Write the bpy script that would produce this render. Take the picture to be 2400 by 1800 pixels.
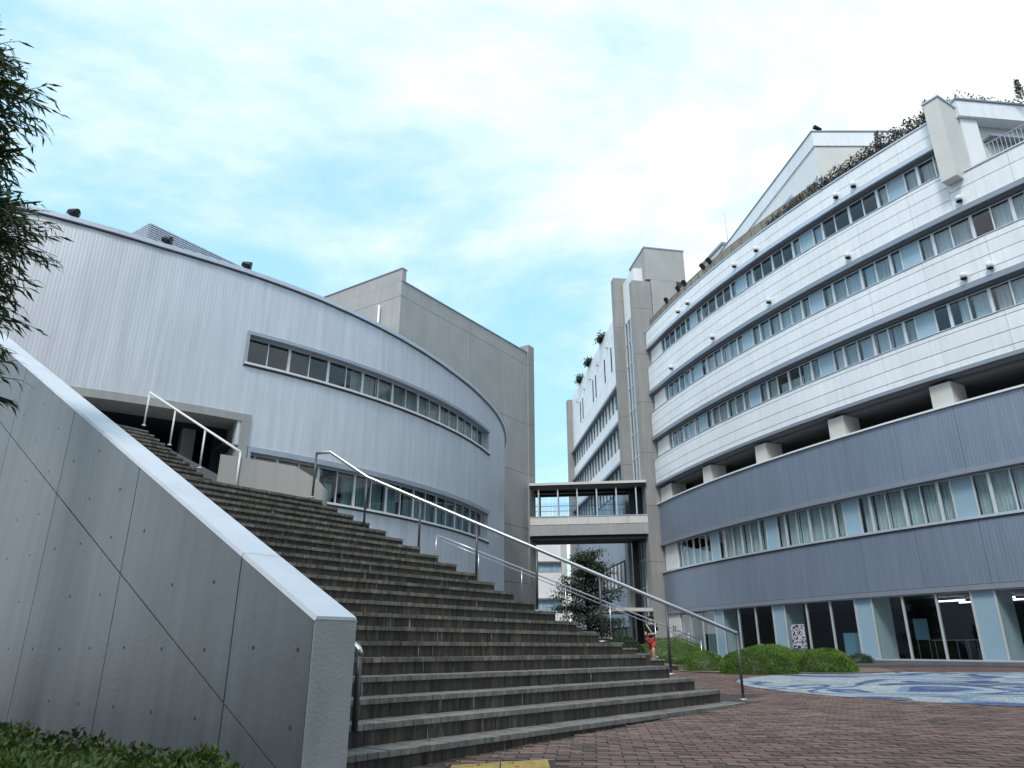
import bpy, math, random
from mathutils import Vector
random.seed(7)
R_ = math.radians
scene = bpy.context.scene
for o in list(bpy.data.objects): bpy.data.objects.remove(o)

# ------------------------------------------------------------------ camera
H = 0.83
cam_d = bpy.data.cameras.new('camera'); cam = bpy.data.objects.new('camera', cam_d)
scene.collection.objects.link(cam); scene.camera = cam
cam.location = (0, 0, H); cam.rotation_euler = (R_(90 + 20.235), 0, 0)
cam_d.sensor_width = 36; cam_d.lens = 36 * 1682 / 2400; cam_d.clip_start = 0.05; cam_d.clip_end = 3000

# ------------------------------------------------------------------ world, sun, exposure
SUN_EL, SUN_AZ = 52, 200          # azimuth measured clockwise from +Y
w = bpy.data.worlds.new('World'); scene.world = w; w.use_nodes = True
nt = w.node_tree; N = nt.nodes; N.clear(); K = nt.links.new
def wn(t, **kw):
    n = N.new(t)
    for k, v in kw.items(): setattr(n, k, v)
    return n
sky = wn('ShaderNodeTexSky', sky_type='NISHITA'); sky.sun_disc = False
sky.sun_elevation = R_(SUN_EL); sky.sun_rotation = R_(SUN_AZ); sky.air_density = 1.0; sky.dust_density = 1.5; sky.ozone_density = 1.5
tc = wn('ShaderNodeTexCoord'); sep = wn('ShaderNodeSeparateXYZ'); K(tc.outputs['Generated'], sep.inputs[0])
def wm(op, a, b=None, c=None):
    n = wn('ShaderNodeMath', operation=op)
    for i, v in enumerate((a, b, c)):
        if v is None: continue
        if isinstance(v, (int, float)): n.inputs[i].default_value = v
        else: K(v, n.inputs[i])
    return n.outputs[0]
zc = wm('ADD', wm('MAXIMUM', sep.outputs[2], 0.0), 0.22)
px_ = wm('DIVIDE', sep.outputs[0], zc); py_ = wm('DIVIDE', sep.outputs[1], zc)
cmb = wn('ShaderNodeCombineXYZ'); K(px_, cmb.inputs[0]); K(py_, cmb.inputs[1]); cmb.inputs[2].default_value = 4.4
mp = wn('ShaderNodeMapping'); K(cmb.outputs[0], mp.inputs[0]); mp.inputs['Rotation'].default_value = (0, 0, R_(25)); mp.inputs['Scale'].default_value = (1, 1.35, 1)
mp.inputs['Location'].default_value = (-3.0, 5.0, 0)
n1 = wn('ShaderNodeTexNoise'); n1.inputs['Scale'].default_value = 0.85; n1.inputs['Detail'].default_value = 11; n1.inputs['Roughness'].default_value = 0.60; n1.inputs['Distortion'].default_value = 0.35
K(mp.outputs[0], n1.inputs['Vector'])
ramp = wn('ShaderNodeValToRGB'); ramp.color_ramp.elements[0].position = 0.38; ramp.color_ramp.elements[1].position = 0.60
ramp.color_ramp.interpolation = 'EASE'; K(n1.outputs[0], ramp.inputs[0])
fac = wm('ADD', wm('MULTIPLY', ramp.outputs[0], 0.92), 0.06)
bg1 = wn('ShaderNodeBackground'); K(sky.outputs[0], bg1.inputs[0]); bg1.inputs[1].default_value = 0.15
bgh = wn('ShaderNodeBackground'); bgh.inputs[0].default_value = (0.38, 0.77, 1.0, 1); bgh.inputs[1].default_value = 0.70     # thin bright veil of high cloud
mxh = wn('ShaderNodeMixShader'); mxh.inputs[0].default_value = 0.72; K(bg1.outputs[0], mxh.inputs[1]); K(bgh.outputs[0], mxh.inputs[2])
bg2 = wn('ShaderNodeBackground'); bg2.inputs[0].default_value = (0.93, 0.98, 1.0, 1); bg2.inputs[1].default_value = 0.70
mx = wn('ShaderNodeMixShader'); K(fac, mx.inputs[0]); K(mxh.outputs[0], mx.inputs[1]); K(bg2.outputs[0], mx.inputs[2])
out = wn('ShaderNodeOutputWorld'); K(mx.outputs[0], out.inputs[0])
sd = bpy.data.lights.new('sun', 'SUN'); sd.energy = 1.35; sd.angle = R_(14); sd.color = (1, 0.96, 0.9)
sun = bpy.data.objects.new('sun', sd); scene.collection.objects.link(sun)
_d = Vector((math.sin(R_(SUN_AZ)) * math.cos(R_(SUN_EL)), math.cos(R_(SUN_AZ)) * math.cos(R_(SUN_EL)), math.sin(R_(SUN_EL))))
sun.rotation_euler = _d.to_track_quat('Z', 'Y').to_euler()
vs = scene.view_settings; vs.view_transform = 'Standard'; vs.look = 'None'; vs.gamma = 1; vs.use_curve_mapping = False; vs.exposure = 0.82
scene.render.engine = 'CYCLES'

# ------------------------------------------------------------------ materials
MAT = {}
def mat(name, col, rough=0.6, metal=0.0, var=0.0, scale=3.0, bump=0.0, bscale=40.0, spec=0.5, streak=0.0, rnd=0.0, emit=None, coat=0.0):
    m = bpy.data.materials.new(name); m.use_nodes = True; t = m.node_tree; b = t.nodes['Principled BSDF']
    b.inputs['Base Color'].default_value = (*col, 1); b.inputs['Roughness'].default_value = rough; b.inputs['Metallic'].default_value = metal
    b.inputs['Specular IOR Level'].default_value = spec
    L = t.links.new; src = None
    geo = t.nodes.new('ShaderNodeNewGeometry')
    if var or streak or rnd:
        cur = None
        def mulv(v):
            nonlocal cur
            if cur is None:
                cur = v
            else:
                q = t.nodes.new('ShaderNodeMath'); q.operation = 'MULTIPLY'; L(cur, q.inputs[0]); L(v, q.inputs[1]); cur = q.outputs[0]
        def mapr(v, lo, hi, a=0.3, b_=0.7):
            q = t.nodes.new('ShaderNodeMapRange'); L(v, q.inputs[0]); q.inputs[1].default_value = a; q.inputs[2].default_value = b_; q.inputs[3].default_value = lo; q.inputs[4].default_value = hi; return q.outputs[0]
        if var:
            n = t.nodes.new('ShaderNodeTexNoise'); n.inputs['Scale'].default_value = scale; n.inputs['Detail'].default_value = 6; n.inputs['Roughness'].default_value = 0.6
            L(geo.outputs['Position'], n.inputs['Vector']); mulv(mapr(n.outputs[0], 1 - var, 1 + var))
        if streak:
            mp = t.nodes.new('ShaderNodeMapping'); mp.inputs['Scale'].default_value = (6, 6, 0.35); L(geo.outputs['Position'], mp.inputs[0])
            n = t.nodes.new('ShaderNodeTexNoise'); n.inputs['Scale'].default_value = 1.0; n.inputs['Detail'].default_value = 5; L(mp.outputs[0], n.inputs['Vector']); mulv(mapr(n.outputs[0], 1 - streak, 1 + streak * 0.6))
        if rnd:
            oi = t.nodes.new('ShaderNodeObjectInfo'); q = t.nodes.new('ShaderNodeMapRange'); L(oi.outputs['Random'], q.inputs[0]); q.inputs[3].default_value = 1 - rnd; q.inputs[4].default_value = 1 + rnd; mulv(q.outputs[0])
        hs = t.nodes.new('ShaderNodeHueSaturation'); hs.inputs['Color'].default_value = (*col, 1); L(cur, hs.inputs['Value']); L(hs.outputs[0], b.inputs['Base Color'])
    if bump:
        n = t.nodes.new('ShaderNodeTexNoise'); n.inputs['Scale'].default_value = bscale; n.inputs['Detail'].default_value = 4; L(geo.outputs['Position'], n.inputs['Vector'])
        bp = t.nodes.new('ShaderNodeBump'); bp.inputs['Strength'].default_value = bump; bp.inputs['Distance'].default_value = 0.02; L(n.outputs[0], bp.inputs['Height']); L(bp.outputs[0], b.inputs['Normal'])
    if emit: b.inputs['Emission Color'].default_value = (*col, 1); b.inputs['Emission Strength'].default_value = emit
    MAT[name] = m; return m

def ribbed(name, col, rough, pitch, depth, metal=0.0, seams=0.0, tone=0.05):
    m = mat(name, col, rough, metal, var=tone, scale=0.35, streak=0.10); t = m.node_tree; b = t.nodes['Principled BSDF']; L = t.links.new
    uv = t.nodes.new('ShaderNodeUVMap'); sx = t.nodes.new('ShaderNodeSeparateXYZ'); L(uv.outputs[0], sx.inputs[0])
    q = t.nodes.new('ShaderNodeMath'); q.operation = 'MULTIPLY'; q.inputs[1].default_value = 2 * math.pi / pitch; L(sx.outputs[0], q.inputs[0])
    s = t.nodes.new('ShaderNodeMath'); s.operation = 'SINE'; L(q.outputs[0], s.inputs[0])
    s2 = t.nodes.new('ShaderNodeMapRange'); s2.inputs[1].default_value = -0.5; s2.inputs[2].default_value = 0.5; L(s.outputs[0], s2.inputs[0])
    bp = t.nodes.new('ShaderNodeBump'); bp.inputs['Strength'].default_value = 0.55; bp.inputs['Distance'].default_value = depth; L(s2.outputs[0], bp.inputs['Height']); L(bp.outputs[0], b.inputs['Normal'])
    return m

mat('concrete', (0.142, 0.162, 0.184), 0.33, var=0.14, scale=0.9, bump=0.08, bscale=22, streak=0.16)
mat('concrete_cap', (0.58, 0.61, 0.67), 0.5, var=0.08, scale=1.2, bump=0.1, streak=0.05)
mat('concrete_end_lit', (0.36, 0.37, 0.37), 0.55, var=0.1, scale=2, bump=0.2, streak=0.1)  # wall concrete lightened: stronger light on the end face put into the colour
mat('post', (0.10, 0.10, 0.105), 0.45, metal=0.5)
mat('hole', (0.05, 0.05, 0.05), 0.9)
mat('beige', (0.36, 0.36, 0.352), 0.7, var=0.07, scale=0.8, bump=0.1, bscale=20, streak=0.08)
mat('beige_dark', (0.29, 0.287, 0.28), 0.7, var=0.07, scale=0.8, streak=0.1)
mat('white_panel', (0.82, 0.845, 0.88), 0.42, var=0.04, scale=0.5, rnd=0.025, streak=0.07)
mat('white_paint', (0.78, 0.79, 0.80), 0.45, var=0.03)
mat('off_white', (0.62, 0.61, 0.58), 0.6, var=0.06, scale=1)
mat('trim_blue', (0.27, 0.30, 0.36), 0.4, metal=0.2, var=0.05)
mat('trim_light', (0.55, 0.60, 0.68), 0.35, metal=0.3, var=0.05)
mat('trim_hall', (0.36, 0.41, 0.48), 0.4, metal=0.2, var=0.05)
mat('sash', (0.62, 0.64, 0.66), 0.4, metal=0.3)
mat('joint', (0.10, 0.105, 0.12), 0.9)
mat('dark', (0.018, 0.018, 0.02), 0.8)
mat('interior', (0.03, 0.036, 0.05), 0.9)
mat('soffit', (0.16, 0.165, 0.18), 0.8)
mat('blue_panel', (0.30, 0.44, 0.54), 0.25, rnd=0.06, var=0.03)
mat('steel', (0.58, 0.60, 0.63), 0.28, metal=0.85)
mat('galv', (0.50, 0.52, 0.55), 0.4, metal=0.6)
mat('black_metal', (0.008, 0.008, 0.009), 0.45, spec=0.25)
mat('lens', (0.01, 0.01, 0.014), 0.25, spec=0.3)
mat('brown_slat', (0.26, 0.22, 0.17), 0.7, var=0.2, scale=5)
mat('asphalt', (0.10, 0.082, 0.075), 0.9, var=0.2, scale=1.2, bump=0.3, bscale=60)
mat('soil', (0.16, 0.12, 0.08), 0.95, var=0.25, scale=4, bump=0.5)
mat('bark', (0.07, 0.055, 0.045), 0.9, var=0.3, scale=14, bump=0.6)
mat('mortar', (0.045, 0.036, 0.034), 0.95, var=0.2, scale=8)
mat('lamp_white', (1, 1, 1), 0.5, emit=2.5)
mat('skin', (0.55, 0.34, 0.26), 0.5); mat('shirt', (0.012, 0.012, 0.014), 0.85); mat('shorts', (0.42, 0.07, 0.045), 0.8); mat('hair', (0.02, 0.014, 0.012), 0.6); mat('strap', (0.55, 0.53, 0.42), 0.8); mat('shoe', (0.05, 0.05, 0.06), 0.7)
mat('table', (0.55, 0.52, 0.46), 0.5)
ribbed('metal_wall', (0.64, 0.665, 0.72), 0.42, 0.10, 0.0045, metal=0.25)
ribbed('dark_metal', (0.225, 0.27, 0.35), 0.4, 0.13, 0.0045, metal=0.25)
ribbed('louver', (0.50, 0.53, 0.60), 0.45, 0.2, 0.01, metal=0.3)

def leafmat(name, c1, c2, trans=0.25):
    m = bpy.data.materials.new(name); m.use_nodes = True; t = m.node_tree; b = t.nodes['Principled BSDF']; L = t.links.new
    at_ = t.nodes.new('ShaderNodeAttribute'); at_.attribute_name = 'tint'
    oi = t.nodes.new('ShaderNodeObjectInfo')
    ad = t.nodes.new('ShaderNodeMath'); ad.operation = 'ADD'; L(at_.outputs['Fac'], ad.inputs[0])
    ml = t.nodes.new('ShaderNodeMath'); ml.operation = 'MULTIPLY'; ml.inputs[1].default_value = 0.25; L(oi.outputs['Random'], ml.inputs[0]); L(ml.outputs[0], ad.inputs[1])
    mixc = t.nodes.new('ShaderNodeMix'); mixc.data_type = 'RGBA'; mixc.inputs[6].default_value = (*c1, 1); mixc.inputs[7].default_value = (*c2, 1); L(ad.outputs[0], mixc.inputs[0])
    L(mixc.outputs[2], b.inputs['Base Color']); b.inputs['Roughness'].default_value = 0.5
    tr = t.nodes.new('ShaderNodeBsdfTranslucent'); L(mixc.outputs[2], tr.inputs[0])
    ms = t.nodes.new('ShaderNodeMixShader'); ms.inputs[0].default_value = trans; L(b.outputs[0], ms.inputs[1]); L(tr.outputs[0], ms.inputs[2])
    L(ms.outputs[0], t.nodes['Material Output'].inputs[0]); MAT[name] = m
leafmat('leaf_willow', (0.018, 0.034, 0.014), (0.08, 0.135, 0.04), 0.35)
leafmat('leaf_azalea', (0.03, 0.07, 0.01), (0.20, 0.33, 0.04))
leafmat('leaf_hedge', (0.014, 0.022, 0.008), (0.10, 0.16, 0.025))
leafmat('leaf_tree', (0.012, 0.026, 0.012), (0.05, 0.09, 0.035))
leafmat('leaf_dry', (0.10, 0.06, 0.025), (0.30, 0.22, 0.10))
leafmat('leaf_roof', (0.04, 0.032, 0.03), (0.10, 0.09, 0.075))

def glassmat(name, tint, base):
    m = bpy.data.materials.new(name); m.use_nodes = True; t = m.node_tree; t.nodes.remove(t.nodes['Principled BSDF']); L = t.links.new
    tr = t.nodes.new('ShaderNodeBsdfTransparent'); tr.inputs[0].default_value = (*tint, 1)
    gl = t.nodes.new('ShaderNodeBsdfGlossy'); gl.inputs['Roughness'].default_value = 0.02; gl.inputs[0].default_value = (0.92, 0.95, 1, 1)
    fr = t.nodes.new('ShaderNodeFresnel'); fr.inputs[0].default_value = 1.5
    ad = t.nodes.new('ShaderNodeMath'); ad.operation = 'ADD'; ad.inputs[1].default_value = base; ad.use_clamp = True; L(fr.outputs[0], ad.inputs[0])
    ge = t.nodes.new('ShaderNodeNewGeometry'); fb0 = t.nodes.new('ShaderNodeMath'); fb0.operation = 'SUBTRACT'; fb0.inputs[0].default_value = 1; L(ge.outputs['Backfacing'], fb0.inputs[1])
    fm = t.nodes.new('ShaderNodeMath'); fm.operation = 'MULTIPLY'; L(ad.outputs[0], fm.inputs[0]); L(fb0.outputs[0], fm.inputs[1])
    ms = t.nodes.new('ShaderNodeMixShader'); L(fm.outputs[0], ms.inputs[0]); L(tr.outputs[0], ms.inputs[1]); L(gl.outputs[0], ms.inputs[2]); L(ms.outputs[0], t.nodes['Material Output'].inputs[0]); MAT[name] = m
glassmat('glass', (0.82, 0.88, 0.90), 0.03)
glassmat('glass_clear', (0.88, 0.93, 0.95), 0.0)
glassmat('glass_teal', (0.78, 0.86, 0.87), 0.03)

def curtainmat(name, c1, c2, pitch, diag=0.0):
    m = mat(name, c1, 0.85); t = m.node_tree; b = t.nodes['Principled BSDF']; L = t.links.new
    uv = t.nodes.new('ShaderNodeUVMap'); sx = t.nodes.new('ShaderNodeSeparateXYZ'); L(uv.outputs[0], sx.inputs[0])
    dm = t.nodes.new('ShaderNodeMath'); dm.operation = 'MULTIPLY_ADD'; dm.inputs[1].default_value = diag; L(sx.outputs[1], dm.inputs[0]); L(sx.outputs[0], dm.inputs[2])
    cv = t.nodes.new('ShaderNodeCombineXYZ'); L(dm.outputs[0], cv.inputs[0])
    n = t.nodes.new('ShaderNodeTexNoise'); n.noise_dimensions = '3D'; n.inputs['Scale'].default_value = 1 / pitch; n.inputs['Detail'].default_value = 3; L(cv.outputs[0], n.inputs['Vector'])
    r = t.nodes.new('ShaderNodeMapRange'); r.inputs[1].default_value = 0.35; r.inputs[2].default_value = 0.65; L(n.outputs[0], r.inputs[0])
    mixc = t.nodes.new('ShaderNodeMix'); mixc.data_type = 'RGBA'; mixc.inputs[6].default_value = (*c1, 1); mixc.inputs[7].default_value = (*c2, 1); L(r.outputs[0], mixc.inputs[0]); L(mixc.outputs[2], b.inputs['Base Color'])
curtainmat('curtain', (0.62, 0.65, 0.70), (0.84, 0.86, 0.88), 0.06)
curtainmat('curtain_warm', (0.50, 0.52, 0.54), (0.74, 0.74, 0.72), 0.09)
curtainmat('curtain_green', (0.42, 0.45, 0.44), (0.80, 0.81, 0.79), 0.07)
curtainmat('curtain_teal', (0.15, 0.185, 0.19), (0.40, 0.45, 0.45), 0.12)
curtainmat('blind', (0.30, 0.28, 0.25), (0.55, 0.53, 0.49), 0.03, diag=0.5)

def tilemat(name, cols, rough=0.7, streak=0.0, attr=True, lime=0.0, spec=0.4):
    """small hard units: colour picked per unit, grain and (on risers) lime runs on top"""
    m = bpy.data.materials.new(name); m.use_nodes = True; t = m.node_tree; b = t.nodes['Principled BSDF']; L = t.links.new
    b.inputs['Roughness'].default_value = rough; b.inputs['Specular IOR Level'].default_value = spec
    at_ = t.nodes.new('ShaderNodeAttribute'); at_.attribute_name = 'tint'; oi = t.nodes.new('ShaderNodeObjectInfo')
    ad = t.nodes.new('ShaderNodeMath'); ad.operation = 'ADD'; L(at_.outputs['Fac'], ad.inputs[0]); L(oi.outputs['Random'], ad.inputs[1])
    fr = t.nodes.new('ShaderNodeMath'); fr.operation = 'FRACT'; L(ad.outputs[0], fr.inputs[0])
    cr = t.nodes.new('ShaderNodeValToRGB'); els = cr.color_ramp.elements
    while len(els) < len(cols): els.new(0.5)
    for i, c in enumerate(cols): els[i].position = i / (len(cols) - 1); els[i].color = (*c, 1)
    L(fr.outputs[0], cr.inputs[0]); geo = t.nodes.new('ShaderNodeNewGeometry')
    n = t.nodes.new('ShaderNodeTexNoise'); n.inputs['Scale'].default_value = 9; n.inputs['Detail'].default_value = 8; n.inputs['Roughness'].default_value = 0.7; L(geo.outputs['Position'], n.inputs['Vector'])
    mr = t.nodes.new('ShaderNodeMapRange'); mr.inputs[1].default_value = 0.3; mr.inputs[2].default_value = 0.7; mr.inputs[3].default_value = 0.7; mr.inputs[4].default_value = 1.3; L(n.outputs[0], mr.inputs[0])
    big = t.nodes.new('ShaderNodeTexNoise'); big.inputs['Scale'].default_value = 0.7; big.inputs['Detail'].default_value = 3; L(geo.outputs['Position'], big.inputs['Vector'])
    mb = t.nodes.new('ShaderNodeMapRange'); mb.inputs[1].default_value = 0.3; mb.inputs[2].default_value = 0.7; mb.inputs[3].default_value = 0.82; mb.inputs[4].default_value = 1.18; L(big.outputs[0], mb.inputs[0])
    mm = t.nodes.new('ShaderNodeMath'); mm.operation = 'MULTIPLY'; L(mr.outputs[0], mm.inputs[0]); L(mb.outputs[0], mm.inputs[1])
    hs = t.nodes.new('ShaderNodeHueSaturation'); L(cr.outputs[0], hs.inputs['Color']); L(mm.outputs[0], hs.inputs['Value']); col = hs.outputs[0]
    if streak:
        mp = t.nodes.new('ShaderNodeMapping'); mp.inputs['Scale'].default_value = (22, 22, 1.6); L(geo.outputs['Position'], mp.inputs[0])
        n2 = t.nodes.new('ShaderNodeTexNoise'); n2.inputs['Scale'].default_value = 1; n2.inputs['Detail'].default_value = 4; L(mp.outputs[0], n2.inputs['Vector'])
        m2 = t.nodes.new('ShaderNodeMapRange'); m2.inputs[1].default_value = 0.3; m2.inputs[2].default_value = 0.7; m2.inputs[3].default_value = 1 - streak; m2.inputs[4].default_value = 1 + streak; L(n2.outputs[0], m2.inputs[0])
        h2 = t.nodes.new('ShaderNodeHueSaturation'); L(col, h2.inputs['Color']); L(m2.outputs[0], h2.inputs['Value']); col = h2.outputs[0]
    if lime:
        mp = t.nodes.new('ShaderNodeMapping'); mp.inputs['Scale'].default_value = (21, 21, 1.3); L(geo.outputs['Position'], mp.inputs[0])
        n3 = t.nodes.new('ShaderNodeTexNoise'); n3.inputs['Scale'].default_value = 1; n3.inputs['Detail'].default_value = 2; L(mp.outputs[0], n3.inputs['Vector'])
        m3 = t.nodes.new('ShaderNodeMapRange'); m3.inputs[1].default_value = 0.68; m3.inputs[2].default_value = 0.74; m3.inputs[3].default_value = 0; m3.inputs[4].default_value = lime; L(n3.outputs[0], m3.inputs[0])
        mc = t.nodes.new('ShaderNodeMix'); mc.data_type = 'RGBA'; L(m3.outputs[0], mc.inputs[0]); L(col, mc.inputs[6]); mc.inputs[7].default_value = (0.5, 0.48, 0.43, 1); col = mc.outputs[2]
    L(col, b.inputs['Base Color'])
    bp = t.nodes.new('ShaderNodeBump'); bp.inputs['Strength'].default_value = 0.35; bp.inputs['Distance'].default_value = 0.01; L(n.outputs[0], bp.inputs['Height']); L(bp.outputs[0], b.inputs['Normal'])
    MAT[name] = m
tilemat('paver', [(0.09, 0.053, 0.044), (0.15, 0.09, 0.073), (0.20, 0.125, 0.102), (0.072, 0.046, 0.040), (0.17, 0.10, 0.08)], 0.6)
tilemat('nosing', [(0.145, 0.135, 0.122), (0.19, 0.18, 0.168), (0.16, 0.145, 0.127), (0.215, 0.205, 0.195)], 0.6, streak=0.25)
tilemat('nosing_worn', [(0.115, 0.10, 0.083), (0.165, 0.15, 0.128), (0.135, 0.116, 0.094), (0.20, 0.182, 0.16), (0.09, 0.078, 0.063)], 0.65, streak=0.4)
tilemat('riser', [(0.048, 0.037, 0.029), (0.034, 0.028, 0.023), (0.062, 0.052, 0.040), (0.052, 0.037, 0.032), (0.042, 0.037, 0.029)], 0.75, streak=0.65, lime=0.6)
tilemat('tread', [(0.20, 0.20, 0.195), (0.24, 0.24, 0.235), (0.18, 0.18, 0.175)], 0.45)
tilemat('tactile', [(0.36, 0.25, 0.06), (0.42, 0.29, 0.08), (0.32, 0.23, 0.07)], 0.6)

def mosaicmat():
    m = bpy.data.materials.new('mosaic'); m.use_nodes = True; t = m.node_tree; b = t.nodes['Principled BSDF']; L = t.links.new
    geo = t.nodes.new('ShaderNodeNewGeometry')
    n = t.nodes.new('ShaderNodeTexNoise'); n.inputs['Scale'].default_value = 0.30; n.inputs['Detail'].default_value = 0.6; n.inputs['Distortion'].default_value = 1.9; L(geo.outputs['Position'], n.inputs['Vector'])
    q = t.nodes.new('ShaderNodeMath'); q.operation = 'MULTIPLY'; q.inputs[1].default_value = 5.0; L(n.outputs[0], q.inputs[0]); f = t.nodes.new('ShaderNodeMath'); f.operation = 'FRACT'; L(q.outputs[0], f.inputs[0])
    cr = t.nodes.new('ShaderNodeValToRGB'); e = cr.color_ramp.elements; cr.color_ramp.interpolation = 'CONSTANT'
    for i in range(3): e.new(0.5)
    for i, (p, c) in enumerate([(0, (0.46, 0.52, 0.56)), (0.30, (0.22, 0.33, 0.45)), (0.48, (0.06, 0.10, 0.29)), (0.66, (0.13, 0.18, 0.25)), (0.80, (0.50, 0.54, 0.56))]): e[i].position = p; e[i].color = (*c, 1)
    L(f.outputs[0], cr.inputs[0])
    v = t.nodes.new('ShaderNodeTexVoronoi'); v.inputs['Scale'].default_value = 22; L(geo.outputs['Position'], v.inputs['Vector'])
    hs = t.nodes.new('ShaderNodeHueSaturation'); L(cr.outputs[0], hs.inputs['Color'])
    sp_ = t.nodes.new('ShaderNodeSeparateXYZ'); L(v.outputs['Color'], sp_.inputs[0]); mr = t.nodes.new('ShaderNodeMapRange'); mr.inputs[3].default_value = 0.6; mr.inputs[4].default_value = 1.2; L(sp_.outputs[0], mr.inputs[0])
    ve = t.nodes.new('ShaderNodeTexVoronoi'); ve.feature = 'DISTANCE_TO_EDGE'; ve.inputs['Scale'].default_value = 22; L(geo.outputs['Position'], ve.inputs['Vector']); er = t.nodes.new('ShaderNodeMapRange'); er.inputs[1].default_value = 0.03; er.inputs[2].default_value = 0.12; er.inputs[3].default_value = 0.45; L(ve.outputs['Distance'], er.inputs[0])
    dn = t.nodes.new('ShaderNodeTexNoise'); dn.inputs['Scale'].default_value = 0.8; dn.inputs['Detail'].default_value = 5; L(geo.outputs['Position'], dn.inputs['Vector']); dr = t.nodes.new('ShaderNodeMapRange'); dr.inputs[1].default_value = 0.3; dr.inputs[2].default_value = 0.7; dr.inputs[3].default_value = 0.75; dr.inputs[4].default_value = 1.1; L(dn.outputs[0], dr.inputs[0])
    m1_ = t.nodes.new('ShaderNodeMath'); m1_.operation = 'MULTIPLY'; L(mr.outputs[0], m1_.inputs[0]); L(er.outputs[0], m1_.inputs[1]); m2_ = t.nodes.new('ShaderNodeMath'); m2_.operation = 'MULTIPLY'; L(m1_.outputs[0], m2_.inputs[0]); L(dr.outputs[0], m2_.inputs[1]); L(m2_.outputs[0], hs.inputs['Value'])
    L(hs.outputs[0], b.inputs['Base Color']); b.inputs['Roughness'].default_value = 0.45; MAT['mosaic'] = m
mosaicmat()
def blotchmat(name, base, c2, c3, scale):
    m = bpy.data.materials.new(name); m.use_nodes = True; t = m.node_tree; b = t.nodes['Principled BSDF']; L = t.links.new
    uv = t.nodes.new('ShaderNodeUVMap'); n = t.nodes.new('ShaderNodeTexNoise'); n.inputs['Scale'].default_value = scale; n.inputs['Detail'].default_value = 2; L(uv.outputs[0], n.inputs['Vector'])
    cr = t.nodes.new('ShaderNodeValToRGB'); cr.color_ramp.interpolation = 'CONSTANT'; e = cr.color_ramp.elements; e.new(0.5)
    for i, (p, c) in enumerate([(0, c2), (0.44, base), (0.58, c3)]): e[i].position = p; e[i].color = (*c, 1)
    L(n.outputs[0], cr.inputs[0]); L(cr.outputs[0], b.inputs['Base Color']); MAT[name] = m
blotchmat('print_bw', (0.55, 0.56, 0.58), (0.10, 0.10, 0.11), (0.32, 0.33, 0.36), 5)
blotchmat('print_purple', (0.60, 0.60, 0.62), (0.02, 0.02, 0.03), (0.20, 0.17, 0.34), 6)

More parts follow.
